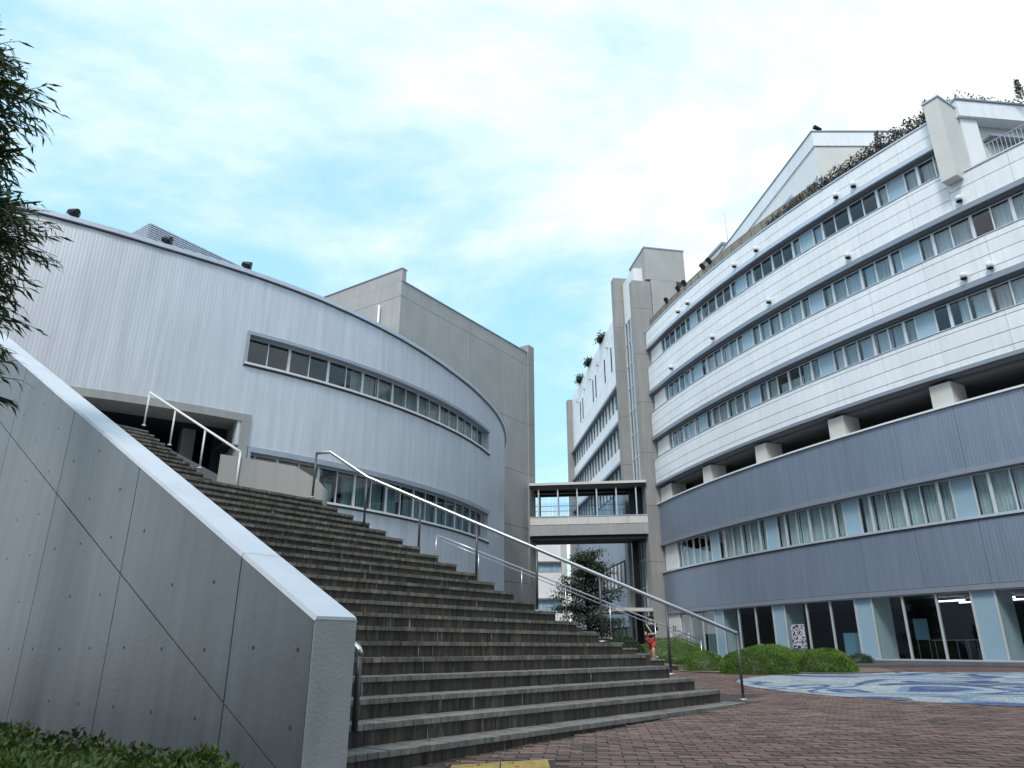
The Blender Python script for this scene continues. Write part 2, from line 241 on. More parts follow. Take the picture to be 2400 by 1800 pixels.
# ------------------------------------------------------------------ mesh helpers
col = scene.collection
def tag(o, label=None, cat=None, group=None, kind=None):
    if label: o['label'] = label
    if cat: o['category'] = cat
    if group: o['group'] = group
    if kind: o['kind'] = kind
    return o
def empty(name, loc, label=None, cat=None, group=None, kind=None):
    o = bpy.data.objects.new(name, None); o.empty_display_size = 0.3; col.objects.link(o); o.location = loc
    return tag(o, label, cat, group, kind)
def wloc(o):
    v = Vector((0, 0, 0))
    while o is not None: v += Vector(o.location); o = o.parent
    return v
class MB:
    def __init__(s): s.v = []; s.f = []; s.uv = []; s.t = []
    def quad(s, pts, uvs=None, tint=None):
        i = len(s.v); s.v += [tuple(p) for p in pts]; s.f.append(tuple(range(i, i + len(pts))))
        s.uv += uvs if uvs else [(0, 0)] * len(pts)
        if tint is not None: s.t.append(tint)
    def hexa(s, p, tint=None, uvs=None):      # p: 8 points, bottom ring 0-3 then top ring 4-7 (counter-clockwise from above)
        i = len(s.v); s.v += [tuple(q) for q in p]
        fs = [(3, 2, 1, 0), (4, 5, 6, 7), (0, 1, 5, 4), (1, 2, 6, 5), (2, 3, 7, 6), (3, 0, 4, 7)]
        for f in fs:
            s.f.append(tuple(i + k for k in f)); s.uv += [uvs[k] for k in f] if uvs else [(p[k][0] + p[k][1], p[k][2]) for k in f]
            if tint is not None: s.t.append(tint)
    def box(s, x0, x1, y0, y1, z0, z1, tint=None):
        s.hexa([(x0, y0, z0), (x1, y0, z0), (x1, y1, z0), (x0, y1, z0), (x0, y0, z1), (x1, y0, z1), (x1, y1, z1), (x0, y1, z1)], tint)
    def tube(s, pts, r, n=8, cap=True):
        pts = [Vector(p) for p in pts]; rs = r if isinstance(r, (list, tuple)) else [r] * len(pts); rings = []
        for k, p in enumerate(pts):
            d = (pts[min(k + 1, len(pts) - 1)] - pts[max(k - 1, 0)]).normalized()
            u = d.cross(Vector((0, 0, 1)) if abs(d.z) < 0.95 else Vector((1, 0, 0))).normalized(); v = d.cross(u)
            base = len(s.v); rings.append(base)
            for q in range(n):
                a = 2 * math.pi * q / n; s.v.append(tuple(p + (u * math.cos(a) + v * math.sin(a)) * rs[k]))
        for k in range(len(pts) - 1):
            for q in range(n):
                a, b = rings[k] + q, rings[k] + (q + 1) % n; c, d = rings[k + 1] + (q + 1) % n, rings[k + 1] + q
                s.f.append((a, d, c, b)); s.uv += [(q / n, k)] * 4
        if cap:
            s.f.append(tuple(rings[0] + q for q in range(n))); s.uv += [(0, 0)] * n
            s.f.append(tuple(rings[-1] + q for q in reversed(range(n)))); s.uv += [(0, 0)] * n
    def lathe(s, c, prof, n=16):              # prof: (radius, z) pairs
        base = len(s.v)
        for r, z in prof:
            for q in range(n): a = 2 * math.pi * q / n; s.v.append((c[0] + r * math.cos(a), c[1] + r * math.sin(a), c[2] + z))
        for k in range(len(prof) - 1):
            for q in range(n):
                s.f.append((base + k * n + q, base + k * n + (q + 1) % n, base + (k + 1) * n + (q + 1) % n, base + (k + 1) * n + q)); s.uv += [(0, 0)] * 4
    def mesh(s, name, m, smooth=False):
        me = bpy.data.meshes.new(name); me.from_pydata(s.v, [], s.f); me.materials.append(MAT[m] if isinstance(m, str) else m)
        ul = me.uv_layers.new(name='UVMap'); flat = [c for u in s.uv for c in u]
        if len(flat) == 2 * len(me.loops): ul.data.foreach_set('uv', flat)
        if s.t and len(s.t) == len(s.f):
            at_ = me.attributes.new('tint', 'FLOAT', 'FACE'); at_.data.foreach_set('value', s.t)
        if smooth: me.polygons.foreach_set('use_smooth', [True] * len(me.polygons))
        me.validate(clean_customdata=False); me.update(); return me
    def build(s, name, m, parent=None, smooth=False, kind=None):
        if parent is not None:
            w_ = wloc(parent); s.v = [(a - w_.x, b - w_.y, c - w_.z) for a, b, c in s.v]
        o = bpy.data.objects.new(name, s.mesh(name, m, smooth)); col.objects.link(o); o.parent = parent
        if kind: o['kind'] = kind
        return o

class Arc:
    def __init__(s, C, R, th0): s.C = C; s.R = R; s.t0 = th0
    def P(s, a, o, z): t = s.t0 + a / s.R; return (s.C[0] + (s.R + o) * math.cos(t), s.C[1] + (s.R + o) * math.sin(t), z)
    seg = 1.3
class Line:
    seg = 1e9
    def __init__(s, O, D, flip=1): d = math.hypot(*D); s.O = O; s.d = (D[0] / d, D[1] / d); s.n = (s.d[1] * flip, -s.d[0] * flip)
    def P(s, a, o, z): return (s.O[0] + s.d[0] * a + s.n[0] * o, s.O[1] + s.d[1] * a + s.n[1] * o, z)
def fv(z, a): return z(a) if callable(z) else z
def cbox(mb, F, a0, a1, o0, o1, z0, z1, n=None, tint=None):
    """box that follows the frame F: a along it, o out of it, z up"""
    n = n or max(1, int(math.ceil((a1 - a0) / F.seg)))
    A = [a0 + (a1 - a0) * i / n for i in range(n + 1)]
    def put(p): mb.v.append(p); return len(mb.v) - 1
    ix = [[put(F.P(a, o0, fv(z0, a))), put(F.P(a, o1, fv(z0, a))), put(F.P(a, o1, fv(z1, a))), put(F.P(a, o0, fv(z1, a)))] for a in A]
    def face(idx, uvs):
        mb.f.append(tuple(idx)); mb.uv += uvs
        if tint is not None: mb.t.append(tint)
    for i in range(n):
        L_, R2 = ix[i], ix[i + 1]; a, b = A[i], A[i + 1]; za, zb, ya, yb = fv(z0, a), fv(z0, b), fv(z1, a), fv(z1, b)
        face((L_[1], R2[1], R2[2], L_[2]), [(a, za), (b, zb), (b, yb), (a, ya)])
        face((R2[0], L_[0], L_[3], R2[3]), [(b, zb), (a, za), (a, ya), (b, yb)])
        face((L_[2], R2[2], R2[3], L_[3]), [(a, o1), (b, o1), (b, o0), (a, o0)])
        face((L_[0], R2[0], R2[1], L_[1]), [(a, o0), (b, o0), (b, o1), (a, o1)])
    face((ix[0][0], ix[0][1], ix[0][2], ix[0][3]), [(o0, fv(z0, a0)), (o1, fv(z0, a0)), (o1, fv(z1, a0)), (o0, fv(z1, a0))])
    face((ix[-1][1], ix[-1][0], ix[-1][3], ix[-1][2]), [(o1, fv(z0, a1)), (o0, fv(z0, a1)), (o0, fv(z1, a1)), (o1, fv(z1, a1))])
    return mb
def piece(name, F, a0, a1, o0, o1, z0, z1, m, parent, kind=None, n=None):
    return cbox(MB(), F, a0, a1, o0, o1, z0, z1, n).build(name, m, parent, kind=kind)
def curtain(F, a0, a1, o, z0, z1, m, parent, n=14):
    if m == 'curtain' and random.random() < 0.3: m = 'curtain_warm'
    mb = MB(); ph = random.random() * 6
    A = [a0 + (a1 - a0) * i / n for i in range(n + 1)]; O = [o + 0.028 * math.sin(ph + i * 2.3) + 0.012 * random.uniform(-1, 1) for i in range(n + 1)]
    for i in range(n):
        mb.quad([F.P(A[i], O[i], z0), F.P(A[i + 1], O[i + 1], z0), F.P(A[i + 1], O[i + 1], z1), F.P(A[i], O[i], z1)], [(A[i], z0), (A[i + 1], z0), (A[i + 1], z1), (A[i], z1)])
    return mb.build('curtain', m, parent)
def window(F, a0, a1, o, z0, z1, kind, parent, left=0.03, right=0.03, curt='curtain', glass='glass'):
    """one window light: sash frame, pane and what hangs behind it"""
    mb = MB(); cbox(mb, F, a0, a0 + left, o - 0.05, o + 0.03, z0, z1, 1); cbox(mb, F, a1 - right, a1, o - 0.05, o + 0.03, z0, z1, 1)
    cbox(mb, F, a0 + left, a1 - right, o - 0.04, o + 0.025, z0, z0 + 0.05, 1); cbox(mb, F, a0 + left, a1 - right, o - 0.04, o + 0.025, z1 - 0.04, z1, 1)
    wd = mb.build('window', 'sash', parent)
    if kind == 'b': piece('blue_panel', F, a0 + left, a1 - right, o - 0.02, o, z0 + 0.05, z1 - 0.04, 'blue_panel', wd, n=1); return wd
    piece('pane', F, a0 + left, a1 - right, o - 0.015, o - 0.005, z0 + 0.05, z1 - 0.04, glass, wd, n=1)
    if kind == 'c':
        gl = random.random()
        b0_ = a0 + 0.01 + (0.16 * (a1 - a0) * random.random() if gl < 0.25 else 0); b1_ = a1 - 0.01 - (0.2 * (a1 - a0) * random.random() if gl > 0.78 else 0)
        curtain(F, b0_, b1_, o - 0.16 - 0.05 * random.random(), z0 + (0.06 if gl > 0.5 else 0), z1 - 0.02, curt, wd)
    if kind == 'h': curtain(F, a0 + (a1 - a0) * 0.45, a1 - 0.01, o - 0.16, z0, z1, curt, wd, 8)
    if kind == 'u': curtain(F, a0 + 0.01, a1 - 0.01, o - 0.2, z0, z0 + (z1 - z0) * 0.6, curt, wd)
    return wd

# ------------------------------------------------------------------ stair axes and the sloping plaza
SA = math.atan2(1500, 1792)
S = (math.sin(SA), math.cos(SA)); Rr = (-math.cos(SA), math.sin(SA))
def sr(s, r, z=0.0): return (S[0] * s + Rr[0] * r, S[1] * s + Rr[1] * r, z)
def to_sr(x, y): return (x * S[0] + y * S[1], x * Rr[0] + y * Rr[1])
def g(x, y):
    s = x * S[0] + y * S[1]
    return 0.35 * (1 - math.exp(-(s - 3.3) / 13.0)) if s > 3.3 else 0.0269 * (s - 3.3) if s > -6 else -0.25

# ground sheet to the horizon
mb = MB(); ss = [-600, -60, -6, -3, 0, 1.6, 3.3] + [3.3 + 1.2 * i for i in range(1, 32)] + [60, 110, 300, 900]
rs_ = [-900, -200, -60, -20, 0, 20, 60, 200, 900]
for i in range(len(ss) - 1):
    for j in range(len(rs_) - 1):
        q = []
        for a, b in ((ss[i], rs_[j + 1]), (ss[i], rs_[j]), (ss[i + 1], rs_[j]), (ss[i + 1], rs_[j + 1])):
            p = sr(a, b); q.append((p[0], p[1], g(p[0], p[1]) - 0.012))
        mb.quad(q)
ground = mb.build('ground', 'asphalt'); tag(ground, 'brown paved ground running back to the buildings', None, kind='structure')

STEP_H, TREAD, R1 = 0.15, 0.305, 4.33
NST = 22
S_IN = 3.2
def s_right(i): return 10.05 - 0.118 * (i - 1)

# brick plaza
MC, MRAD = (10.0, 13.9), 5.75
plaza = empty('plaza', (3, 9, g(3, 9)), 'reddish brown brick plaza in front of the wide staircase', None, kind='structure')
mb = MB()
for i in range(26):
    for j in range(26):
        x0, x1, y0, y1 = -3.2 + i, -2.2 + i, 2.0 + j * 0.96, 2.96 + j * 0.96
        mb.quad([(x0, y0, g(x0, y0) - 0.004), (x1, y0, g(x1, y0) - 0.004), (x1, y1, g(x1, y1) - 0.004), (x0, y1, g(x0, y1) - 0.004)])
mb.build('mortar_bed', 'mortar', plaza)
RC = (71.73, 57.38); RRAD = 63.45
bl, bw, th_b = 0.205, 0.105, R_(-6)
cth, sth = math.cos(th_b), math.sin(th_b)
bricks = []
for j in range(18, 235):
    for i in range(-30, 110):
        u = (i + (0.5 if j % 2 else 0.0)) * bl; v = j * bw
        cx, cy = u * cth - v * sth, u * sth + v * cth
        if cy < 2.6 or cy > 24: continue
        if abs(cx / cy) > 0.76 or (cy < 5.0 and False): continue
        s_, r_ = to_sr(cx, cy)
        if r_ > R1 - 0.08 and s_ < 10.35: continue
        if r_ > R1 + 0.3 and s_ < 11.9 - 0.12 * (r_ - 4.3) / 0.3: continue
        if s_ < 3.0: continue
        if (cx - MC[0]) ** 2 + (cy - MC[1]) ** 2 < (MRAD - 0.02) ** 2: continue
        if math.hypot(cx - RC[0], cy - RC[1]) < RRAD + 1.4: continue
        if -0.55 < cx < 0.36 and 4.5 < cy < 5.9 + 0.25 * (cx + 0.44): continue
        bricks.append((cx, cy))
def brick_mb(mb, cx, cy, dz, local=False):
    hl, hw = bl / 2 - 0.004, bw / 2 - 0.004; top = []; bot = []
    for a, b in ((-1, -1), (1, -1), (1, 1), (-1, 1)):
        x, y = a * hl * cth - b * hw * sth, a * hl * sth + b * hw * cth; x2, y2 = x * 0.965, y * 0.965
        zt = (0 if local else g(cx + x, cy + y))
        bot.append((cx + x, cy + y, zt - 0.03)); top.append((cx + x2, cy + y2, zt + 0.002 + dz))
    i = len(mb.v); mb.v += bot + top; tn = random.random()
    for f in ((4, 5, 6, 7), (0, 1, 5, 4), (1, 2, 6, 5), (2, 3, 7, 6), (3, 0, 4, 7)):
        mb.f.append(tuple(i + k for k in f)); mb.uv += [(0, 0)] * 4; mb.t.append(tn)
vis = sorted([b for b in bricks if abs(b[0] / b[1]) < 0.67 and b[1] > 5.45], key=lambda b: b[1])[:300]
vset = set(vis); tmp = MB(); brick_mb(tmp, 0, 0, 0.0, True); tmp.t = [0.0] * len(tmp.f); bm_ = tmp.mesh('brick', 'paver'); pl = wloc(plaza)
for (x, y) in vis:
    o = bpy.data.objects.new('brick', bm_); col.objects.link(o); o.parent = plaza
    o.location = (x - pl.x, y - pl.y, g(x, y) + random.uniform(-0.002, 0.002) - pl.z); o.rotation_euler = (random.uniform(-.008, .008), random.uniform(-.005, .005), random.uniform(-.012, .012))
mb = MB()
for b in bricks:
    if b not in vset: brick_mb(mb, b[0], b[1], random.uniform(-0.003, 0.003))
mb.build('bricks', 'paver', plaza, kind='stuff')
# mosaic disc
mb = MB(); nr, na = 8, 64
def mpt(i, j): r = MRAD * i / nr; a = 2 * math.pi * j / na; x, y = MC[0] + r * math.cos(a), MC[1] + r * math.sin(a); return (x, y, g(x, y) + 0.006)
for i in range(nr):
    for j in range(na): mb.quad([mpt(i, j), mpt(i + 1, j), mpt(i + 1, j + 1), mpt(i, j + 1)] if i else [mpt(0, 0), mpt(1, j), mpt(1, j + 1)])
tag(mb.build('mosaic_pavement', 'mosaic'), 'round blue and white mosaic set in the brick plaza', kind='structure')
# tactile paving: yellow blocks with studs
tact = empty('tactile_paving', (-0.2, 6.0, g(-0.2, 6.0)), 'yellow tactile paving blocks at the foot of the stairs', 'paving')
for i in range(2):
    for j in range(4):
        mb = MB(); x0, y0 = -0.44 + i * 0.36, 4.55 + j * 0.34 + i * 0.10
        pts = [(x0, y0), (x0 + 0.35, y0 + 0.09), (x0 + 0.35, y0 + 0.42), (x0, y0 + 0.33)]; tn = random.random()
        mb.hexa([(x, y, g(x, y) - 0.03) for x, y in pts] + [(x, y, g(x, y) + 0.004) for x, y in pts], tn)
        for a in range(5):
            for b in range(5):
                cx, cy = x0 + 0.045 + a * 0.065, y0 + 0.05 + b * 0.062 + a * 0.016; z = g(cx, cy) + 0.004
                mb.hexa([(cx - .018, cy - .018, z), (cx + .018, cy - .018, z), (cx + .018, cy + .018, z), (cx - .018, cy + .018, z), (cx - .011, cy - .011, z + .006), (cx + .011, cy - .011, z + .006), (cx + .011, cy + .011, z + .006), (cx - .011, cy + .011, z + .006)], tn)
        mb.build('paving_block', 'tactile', tact)

# ------------------------------------------------------------------ main staircase
stairs = empty('outdoor_staircase', sr(5, 5, 0.1), 'wide weathered brown stone staircase rising from the brick plaza to the left', 'staircase')
def srbox(mb, s0, s1, r0, r1, z0, z1, tint=None, s1b=None):
    s1b = s1 if s1b is None else s1b
    mb.hexa([sr(s0, r0, z0), sr(s1, r0, z0), sr(s1b, r1, z0), sr(s0, r1, z0), sr(s0, r0, z1), sr(s1, r0, z1), sr(s1b, r1, z1), sr(s0, r1, z1)], tint)
NT, RT = 0.1, 0.205
rest_n, rest_r = MB(), MB(); cn = cr_ = 0
def add_step(i, r0, s0, s1, zt, single_n, single_r, name='step', zb=None):
    global rest_n, rest_r
    zb = zt - STEP_H if zb is None else zb
    mb = MB(); srbox(mb, s0, s1 - 0.012, r0 + 0.03, r0 + TREAD * 2.6, zb - 0.25, zt - 0.006, random.random()); st = mb.build(name, 'tread', stairs)
    # nosing tiles
    n = int((s1 - s0) / NT); wv = (s1 - s0) / n
    for k in range(n):
        a, b = s0 + k * wv + 0.003, s0 + (k + 1) * wv - 0.003; dz = random.uniform(-0.0025, 0.0015); tn = random.random()
        if single_n:
            m1 = MB(); srbox(m1, a, b, r0 - 0.012, r0 + TREAD - 0.004, zt - 0.042, zt + dz, tn); m1.build('nosing_tile', 'nosing', st)
        else: srbox(rest_n, a, b, r0 - 0.012, r0 + TREAD - 0.004, zt - 0.042, zt + dz, tn)
    n = int((s1 - s0) / RT); wv = (s1 - s0) / n; off = 0.5 * wv if i % 2 else 0
    ed = [s0] + [s0 + off + wv * k for k in range(1, n)] + [s1]
    for k in range(len(ed) - 1):
        a, b = ed[k] + 0.002, ed[k + 1] - 0.002; dr = random.uniform(0, 0.003); tn = random.random()
        if single_r:
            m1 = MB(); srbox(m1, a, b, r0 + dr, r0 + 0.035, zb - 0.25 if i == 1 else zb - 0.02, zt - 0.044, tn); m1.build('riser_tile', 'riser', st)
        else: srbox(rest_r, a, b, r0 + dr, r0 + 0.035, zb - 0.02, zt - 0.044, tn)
    # tiled cheek at the open right end
    m1 = MB(); srbox(m1, s1 - 0.011, s1 + 0.002, r0 + 0.04, r0 + TREAD * 2.6, zb - 0.25, zt - 0.044, random.random()); m1.build('end_tile', 'riser', st)
for i in range(1, NST + 1):
    add_step(i, R1 + TREAD * (i - 1), S_IN, s_right(i), STEP_H * i, i <= 4, i <= 8)
rl = R1 + TREAD * NST                      # landing, then the upper flight
zl = STEP_H * NST
mb = MB(); srbox(mb, S_IN, s_right(NST), R1 + TREAD * (NST - 1) + 0.25, 12.1, zl - 0.3, zl - 0.008, 0.4); mb.build('landing', 'tread', stairs)
for i in range(1, 14):
    add_step(i + 30, 11.95 + TREAD * (i - 1), S_IN, 6.4, zl + STEP_H * i, False, False)
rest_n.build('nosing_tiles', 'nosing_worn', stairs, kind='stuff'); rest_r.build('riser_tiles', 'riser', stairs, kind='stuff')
# solid mass under the flight, its right flank follows the step ends
mb = MB()
sA, sB, rA, rB = s_right(1) - 0.4, s_right(NST) - 0.25, R1 + 0.5, R1 + TREAD * NST
mb.hexa([sr(S_IN, rA, -0.3), sr(sA, rA, -0.3), sr(sB, rB, -0.3), sr(S_IN, rB, -0.3), sr(S_IN, rA, -0.25), sr(sA, rA, -0.25), sr(sB, rB, zl - 0.55), sr(S_IN, rB, zl - 0.55)])
mb.hexa([sr(S_IN, rB, -0.3), sr(sB, rB, -0.3), sr(sB, 12.2, -0.3), sr(S_IN, 12.2, -0.3), sr(S_IN, rB, zl - 0.05), sr(sB, rB, zl - 0.05), sr(sB, 12.2, zl - 0.05), sr(S_IN, 12.2, zl - 0.05)])
mb.hexa([sr(S_IN, 12.3, -0.3), sr(6.38, 12.3, -0.3), sr(6.38, 16, -0.3), sr(S_IN, 16, -0.3), sr(S_IN, 12.3, zl), sr(6.38, 12.3, zl), sr(6.38, 16, zl + 1.7), sr(S_IN, 16, zl + 1.7)])
mb.build('stair_mass', 'beige_dark', stairs)
# upper terrace to the entrance
ZE = zl + 13 * STEP_H
mb = MB(); p = [sr(S_IN - 0.5, 15.95), sr(6.4, 15.95), (-7.9, 20.6, 0), (-9.4, 22.3, 0), (-13.6, 19.6, 0)]
i0 = len(mb.v); mb.v += [(x, y, -0.2) for x, y, _ in p] + [(x, y, ZE - 0.006) for x, y, _ in p]; n = len(p)
mb.f.append(tuple(range(n - 1, -1, -1))); mb.f.append(tuple(range(n, 2 * n)))
for k in range(n): mb.f.append((k, (k + 1) % n, n + (k + 1) % n, n + k))
mb.uv = [(0, 0)] * sum(len(f) for f in mb.f)
tag(mb.build('entrance_terrace', 'beige_dark'), 'raised terrace floor before the dark entrance', kind='structure')

# parapet beside the landing
mb = MB(); pp = [(6.35, 12.25, 4.16), (6.9, 11.9, 4.1), (7.35, 11.35, 3.98), (7.55, 10.95, 3.72), (7.62, 10.75, 3.5)]
for k in range(len(pp) - 1):
    (s0, r0, z0), (s1, r1, z1) = pp[k], pp[k + 1]
    mb.hexa([sr(s0, r0, zl - 0.4), sr(s1, r1, zl - 0.4), sr(s1 + .16, r1 + .14, zl - 0.4), sr(s0 + .16, r0 + .14, zl - 0.4), sr(s0, r0, z0), sr(s1, r1, z1), sr(s1 + .16, r1 + .14, z1), sr(s0 + .16, r0 + .14, z0)])
tag(mb.build('parapet_wall', 'beige'), 'low pale concrete parapet with sloping end beside the stair landing', 'wall')

# ------------------------------------------------------------------ board-marked concrete stair wall
wall = empty('concrete_wall', sr(2.95, 5, 0), 'sloping grey concrete stair wall with joints and tie holes', 'wall')
SO = 2.87; RW = 4.05
def zcap(r): return 1.035 + 0.4846 * (r - RW)
def zdiag(r): return zcap(r) - 1.02
mb = MB()
def prism(mb, poly, s0, s1):      # poly: (r, z) points
    n = len(poly); i = len(mb.v); mb.v += [sr(s0, r, z) for r, z in poly] + [sr(s1, r, z) for r, z in poly]
    mb.f.append(tuple(range(i, i + n))); mb.f.append(tuple(range(i + 2 * n - 1, i + n - 1, -1)))
    for k in range(n): mb.f.append((i + k, i + n + k, i + n + (k + 1) % n, i + (k + 1) % n))
    mb.uv += [(0, 0)] * (2 * n + 4 * n)
prism(mb, [(RW, -0.6), (17, -0.6), (17, zcap(17) - 0.03), (RW, zcap(RW) - 0.03)], SO + 0.025, S_IN); mb.build('core', 'concrete', wall)
jr = [RW, 5.0, 7.05, 9.13, 11.44, 13.7, 17]; gp = 0.007
for k in range(6):
    a, b = jr[k] + (gp if k else -0.004), jr[k + 1] - gp
    m1 = MB(); prism(m1, [(a, zdiag(a) + gp), (b, zdiag(b) + gp), (b, zcap(b) - 0.034), (a, zcap(a) - 0.034)], SO, SO + 0.03); m1.build('panel', 'concrete', wall)
    m1 = MB(); prism(m1, [(a, -0.6), (b, -0.6), (b, zdiag(b) - gp), (a, zdiag(a) - gp)], SO, SO + 0.03); m1.build('panel', 'concrete', wall)
m1 = MB(); m1.hexa([sr(SO + .004, RW - .02, -0.6), sr(S_IN, RW - .02, -0.6), sr(S_IN, RW + .01, -0.6), sr(SO + .004, RW + .01, -0.6), sr(SO + .004, RW - .02, zcap(RW) - .03), sr(S_IN, RW - .02, zcap(RW) - .03), sr(S_IN, RW + .01, zcap(RW) - .03), sr(SO + .004, RW + .01, zcap(RW) - .03)]); m1.build('end_face', 'concrete_end_lit', wall)
cj = [RW - 0.02, 5.0, 8.2, 11.44, 17]
for k in range(4):
    a, b = cj[k] + (0.004 if k else 0), cj[k + 1] - 0.004
    m1 = MB(); m1.hexa([sr(SO - .004, a, zcap(a) - .03), sr(S_IN + .006, a, zcap(a) - .03), sr(S_IN + .006, b, zcap(b) - .03), sr(SO - .004, b, zcap(b) - .03), sr(SO + .014, a, zcap(a)), sr(S_IN - .006, a, zcap(a)), sr(S_IN - .006, b, zcap(b)), sr(SO + .014, b, zcap(b))]); m1.build('coping', 'concrete_cap', wall)
tmp = MB()
for q in range(10):
    a, b = 2 * math.pi * q / 10, 2 * math.pi * (q + 1) / 10
    P_ = lambda ang, rad, s: sr(s, rad * math.cos(ang), rad * math.sin(ang))
    tmp.quad([P_(a, .014, -.0015), P_(b, .014, -.0015), sr(-.0015, 0, 0)])
hm = tmp.mesh('tie_hole', 'hole'); wl = wloc(wall)
rr0 = [4.18, 4.70, 5.36, 6.03, 6.71, 7.42, 8.13, 8.83, 9.56, 10.3, 11.05]
for r in rr0:
    for z in (0.37, 0.83, 1.31, 1.83, 2.30, 2.80, 3.32, 3.8):
        if z > zcap(r) - 0.2 or abs(z - zdiag(r)) < 0.09 or random.random() < 0.12: continue
        o = bpy.data.objects.new('tie_hole', hm); col.objects.link(o); o.parent = wall
        p = sr(SO, r + random.uniform(-.01, .01), z + random.uniform(-.01, .01)); o.location = (p[0] - wl.x, p[1] - wl.y, p[2] - wl.z)

# ------------------------------------------------------------------ handrails
def handrail(name, pts_foot, pts_top, label, r=0.024, lead=None, tail=None, rp=0.019, m='steel'):
    t = empty(name, pts_foot[0], label, 'handrail', 'steel handrails by the stairs')
    for f, p in zip(pts_foot, pts_top):
        q = MB(); q.tube([f, (f[0], f[1], p[2] - 0.01)], rp, 8); q.build('post', m, t, True)
        q = MB(); q.lathe(f, [(0.001, .012), (rp * 2.2, .012), (rp * 2.4, 0)], 10); q.build('base_plate', m, t, True)
    line = (lead or []) + list(pts_top) + (tail or [])
    q = MB(); q.tube(line, r, 10); q.build('rail', m, t, True); return t
fb, ft = Vector((3.30, 11.15, 0.15)), Vector((-3.50, 12.42, 3.30)); tb, tt = Vector((3.30, 11.15, 1.04)), Vector((-3.30, 12.39, 4.10))
feet, tops = [], []
for k in range(8):
    u = k / 7.0; x = 3.30 + (-3.48 - 3.30) * u; y = 11.15 + (12.42 - 11.15) * u
    feet.append((x, y, 0.15 + (3.30 - 0.15) * u - (0.12 if 0 < k < 7 else 0))); tops.append((x, y, 1.04 + (4.05 - 1.04) * u))
tops[7] = (tops[7][0] , tops[7][1], 4.10)
tops_l = tops[:7] + [(-3.22, 12.37, 4.10), tops[7]]
t = empty('handrail', feet[0], 'long bright steel handrail along the right edge of the wide staircase', 'handrail', 'steel handrails by the stairs')
for f, p in zip(feet, tops):
    q = MB(); q.tube([f, (f[0], f[1], p[2] - 0.01)], 0.02, 8); q.build('post', 'post', t, True)
    q = MB(); q.lathe(f, [(0.001, .012), (.05, .012), (.055, 0)], 10); q.build('base_plate', 'galv', t, True)
q = MB(); q.tube(tops_l, 0.03, 10); q.build('rail', 'steel', t, True)
ufeet = [sr(6.62, 12.05 + k * 1.47, zl + 0.12 + k * 1.47 * 0.492) for k in range(4)]
utops = [(f[0], f[1], f[2] + 0.80) for f in ufeet]
e_ = utops[3]; handrail('handrail', ufeet, utops, 'short white steel handrail of the upper flight before the dark entrance', 0.024, m='white_paint', tail=None)
# grab rail fixed to the inner face of the concrete wall
t = empty('wall_rail', sr(3.4, 4.25, 0.3), 'short bent steel rail end beside the concrete stair wall', 'handrail', 'steel handrails by the stairs')
q = MB(); q.tube([sr(3.46, 4.30, 0.30), sr(3.46, 4.30, 0.80)], 0.022, 10); q.build('post', 'post', t, True)
q = MB(); q.tube([sr(3.46, 4.29, 0.79), sr(3.46, 4.31, 0.825), sr(3.46, 4.6, 0.965), sr(3.46, 7.0, 0.965 + 2.4 * .4846)], 0.024, 10); q.build('rail', 'steel', t, True)
for r in (5.2, 6.6):
    q = MB(); q.tube([sr(3.46, r, 0.93 + (r - 4.6) * .4846), sr(3.40, r, 0.88 + (r - 4.6) * .4846), sr(3.2, r, 0.88 + (r - 4.6) * .4846)], 0.012, 6); q.build('bracket', 'steel', t, True)

# ------------------------------------------------------------------ far, second staircase with its double rail
st2 = empty('rear_staircase', (5.3, 23, g(5.3, 23)), 'narrow rear staircase behind the main stairs by the tree', 'staircase')
for i in range(1, 21):
    mb = MB(); x = 4.75 - 0.39 * (i - 1); mb.box(x - 0.388, x, 22.05, 24.2, 0.0, 0.2 + 0.15 * i); mb.build('step', 'riser', st2); mb = MB(); mb.box(x - 0.386, x + 0.02, 22.03, 24.22, 0.2 + 0.15 * i + 0.001, 0.2 + 0.15 * i + 0.045); mb.build('tread_slab', 'nosing', st2)
f2 = [(5.45 - 1.29 * k, 22.0, 0.2 + max(0, (0.5 * k) - 0.1)) for k in range(7)]
t2 = [(f[0], f[1], 1.07 + 0.5 * k) for k, f in enumerate(f2)]
t = handrail('handrail', f2, t2, 'thin double steel handrail of the rear staircase crossing the tree', 0.02, rp=0.014)
q = MB(); q.tube([(x, y, z - 0.11) for x, y, z in t2], 0.012, 8); q.build('lower_rail', 'steel', t, True)

# ------------------------------------------------------------------ left building: curved ribbed hall
LA = Arc((-21.8, 38.1), 21.4, R_(-70))
def zroof(a):
    pts = [(-14, 14.0), (0, 12.93), (4, 12.58), (9, 12.38), (12, 12.2), (16.6, 11.88), (20, 11.75), (40, 11.6)]
    for (a0, z0), (a1, z1) in zip(pts, pts[1:]):
        if a <= a1: return z0 + (z1 - z0) * (a - a0) / (a1 - a0)
    return pts[-1][1]
hall = empty('curved_hall', LA.P(6, 0, 0), 'curved silver ribbed metal hall with two ribbon windows left of the stairs', 'building')
AE0, AE1, ZB, ZT = 2.1, 7.24, ZE, 7.72
def wallseg(a0, a1, z0, z1): piece('wall', LA, a0, a1, -0.3, 0, z0, z1, 'metal_wall', hall)
zr0 = lambda a: zroof(a) - 0.02
AW0, AW1 = 6.85, 20.66
wallseg(-14, AE0, -0.3, ZT); wallseg(-14, AW0, ZT, zr0)                      # left of the windows, over the entrance
wallseg(AW0, AW1, 10.52, zr0); wallseg(AW0, AW1, 6.72, 9.36); wallseg(7.32, AW1, -0.3, 5.24); wallseg(AW1, 46, -0.3, zr0)
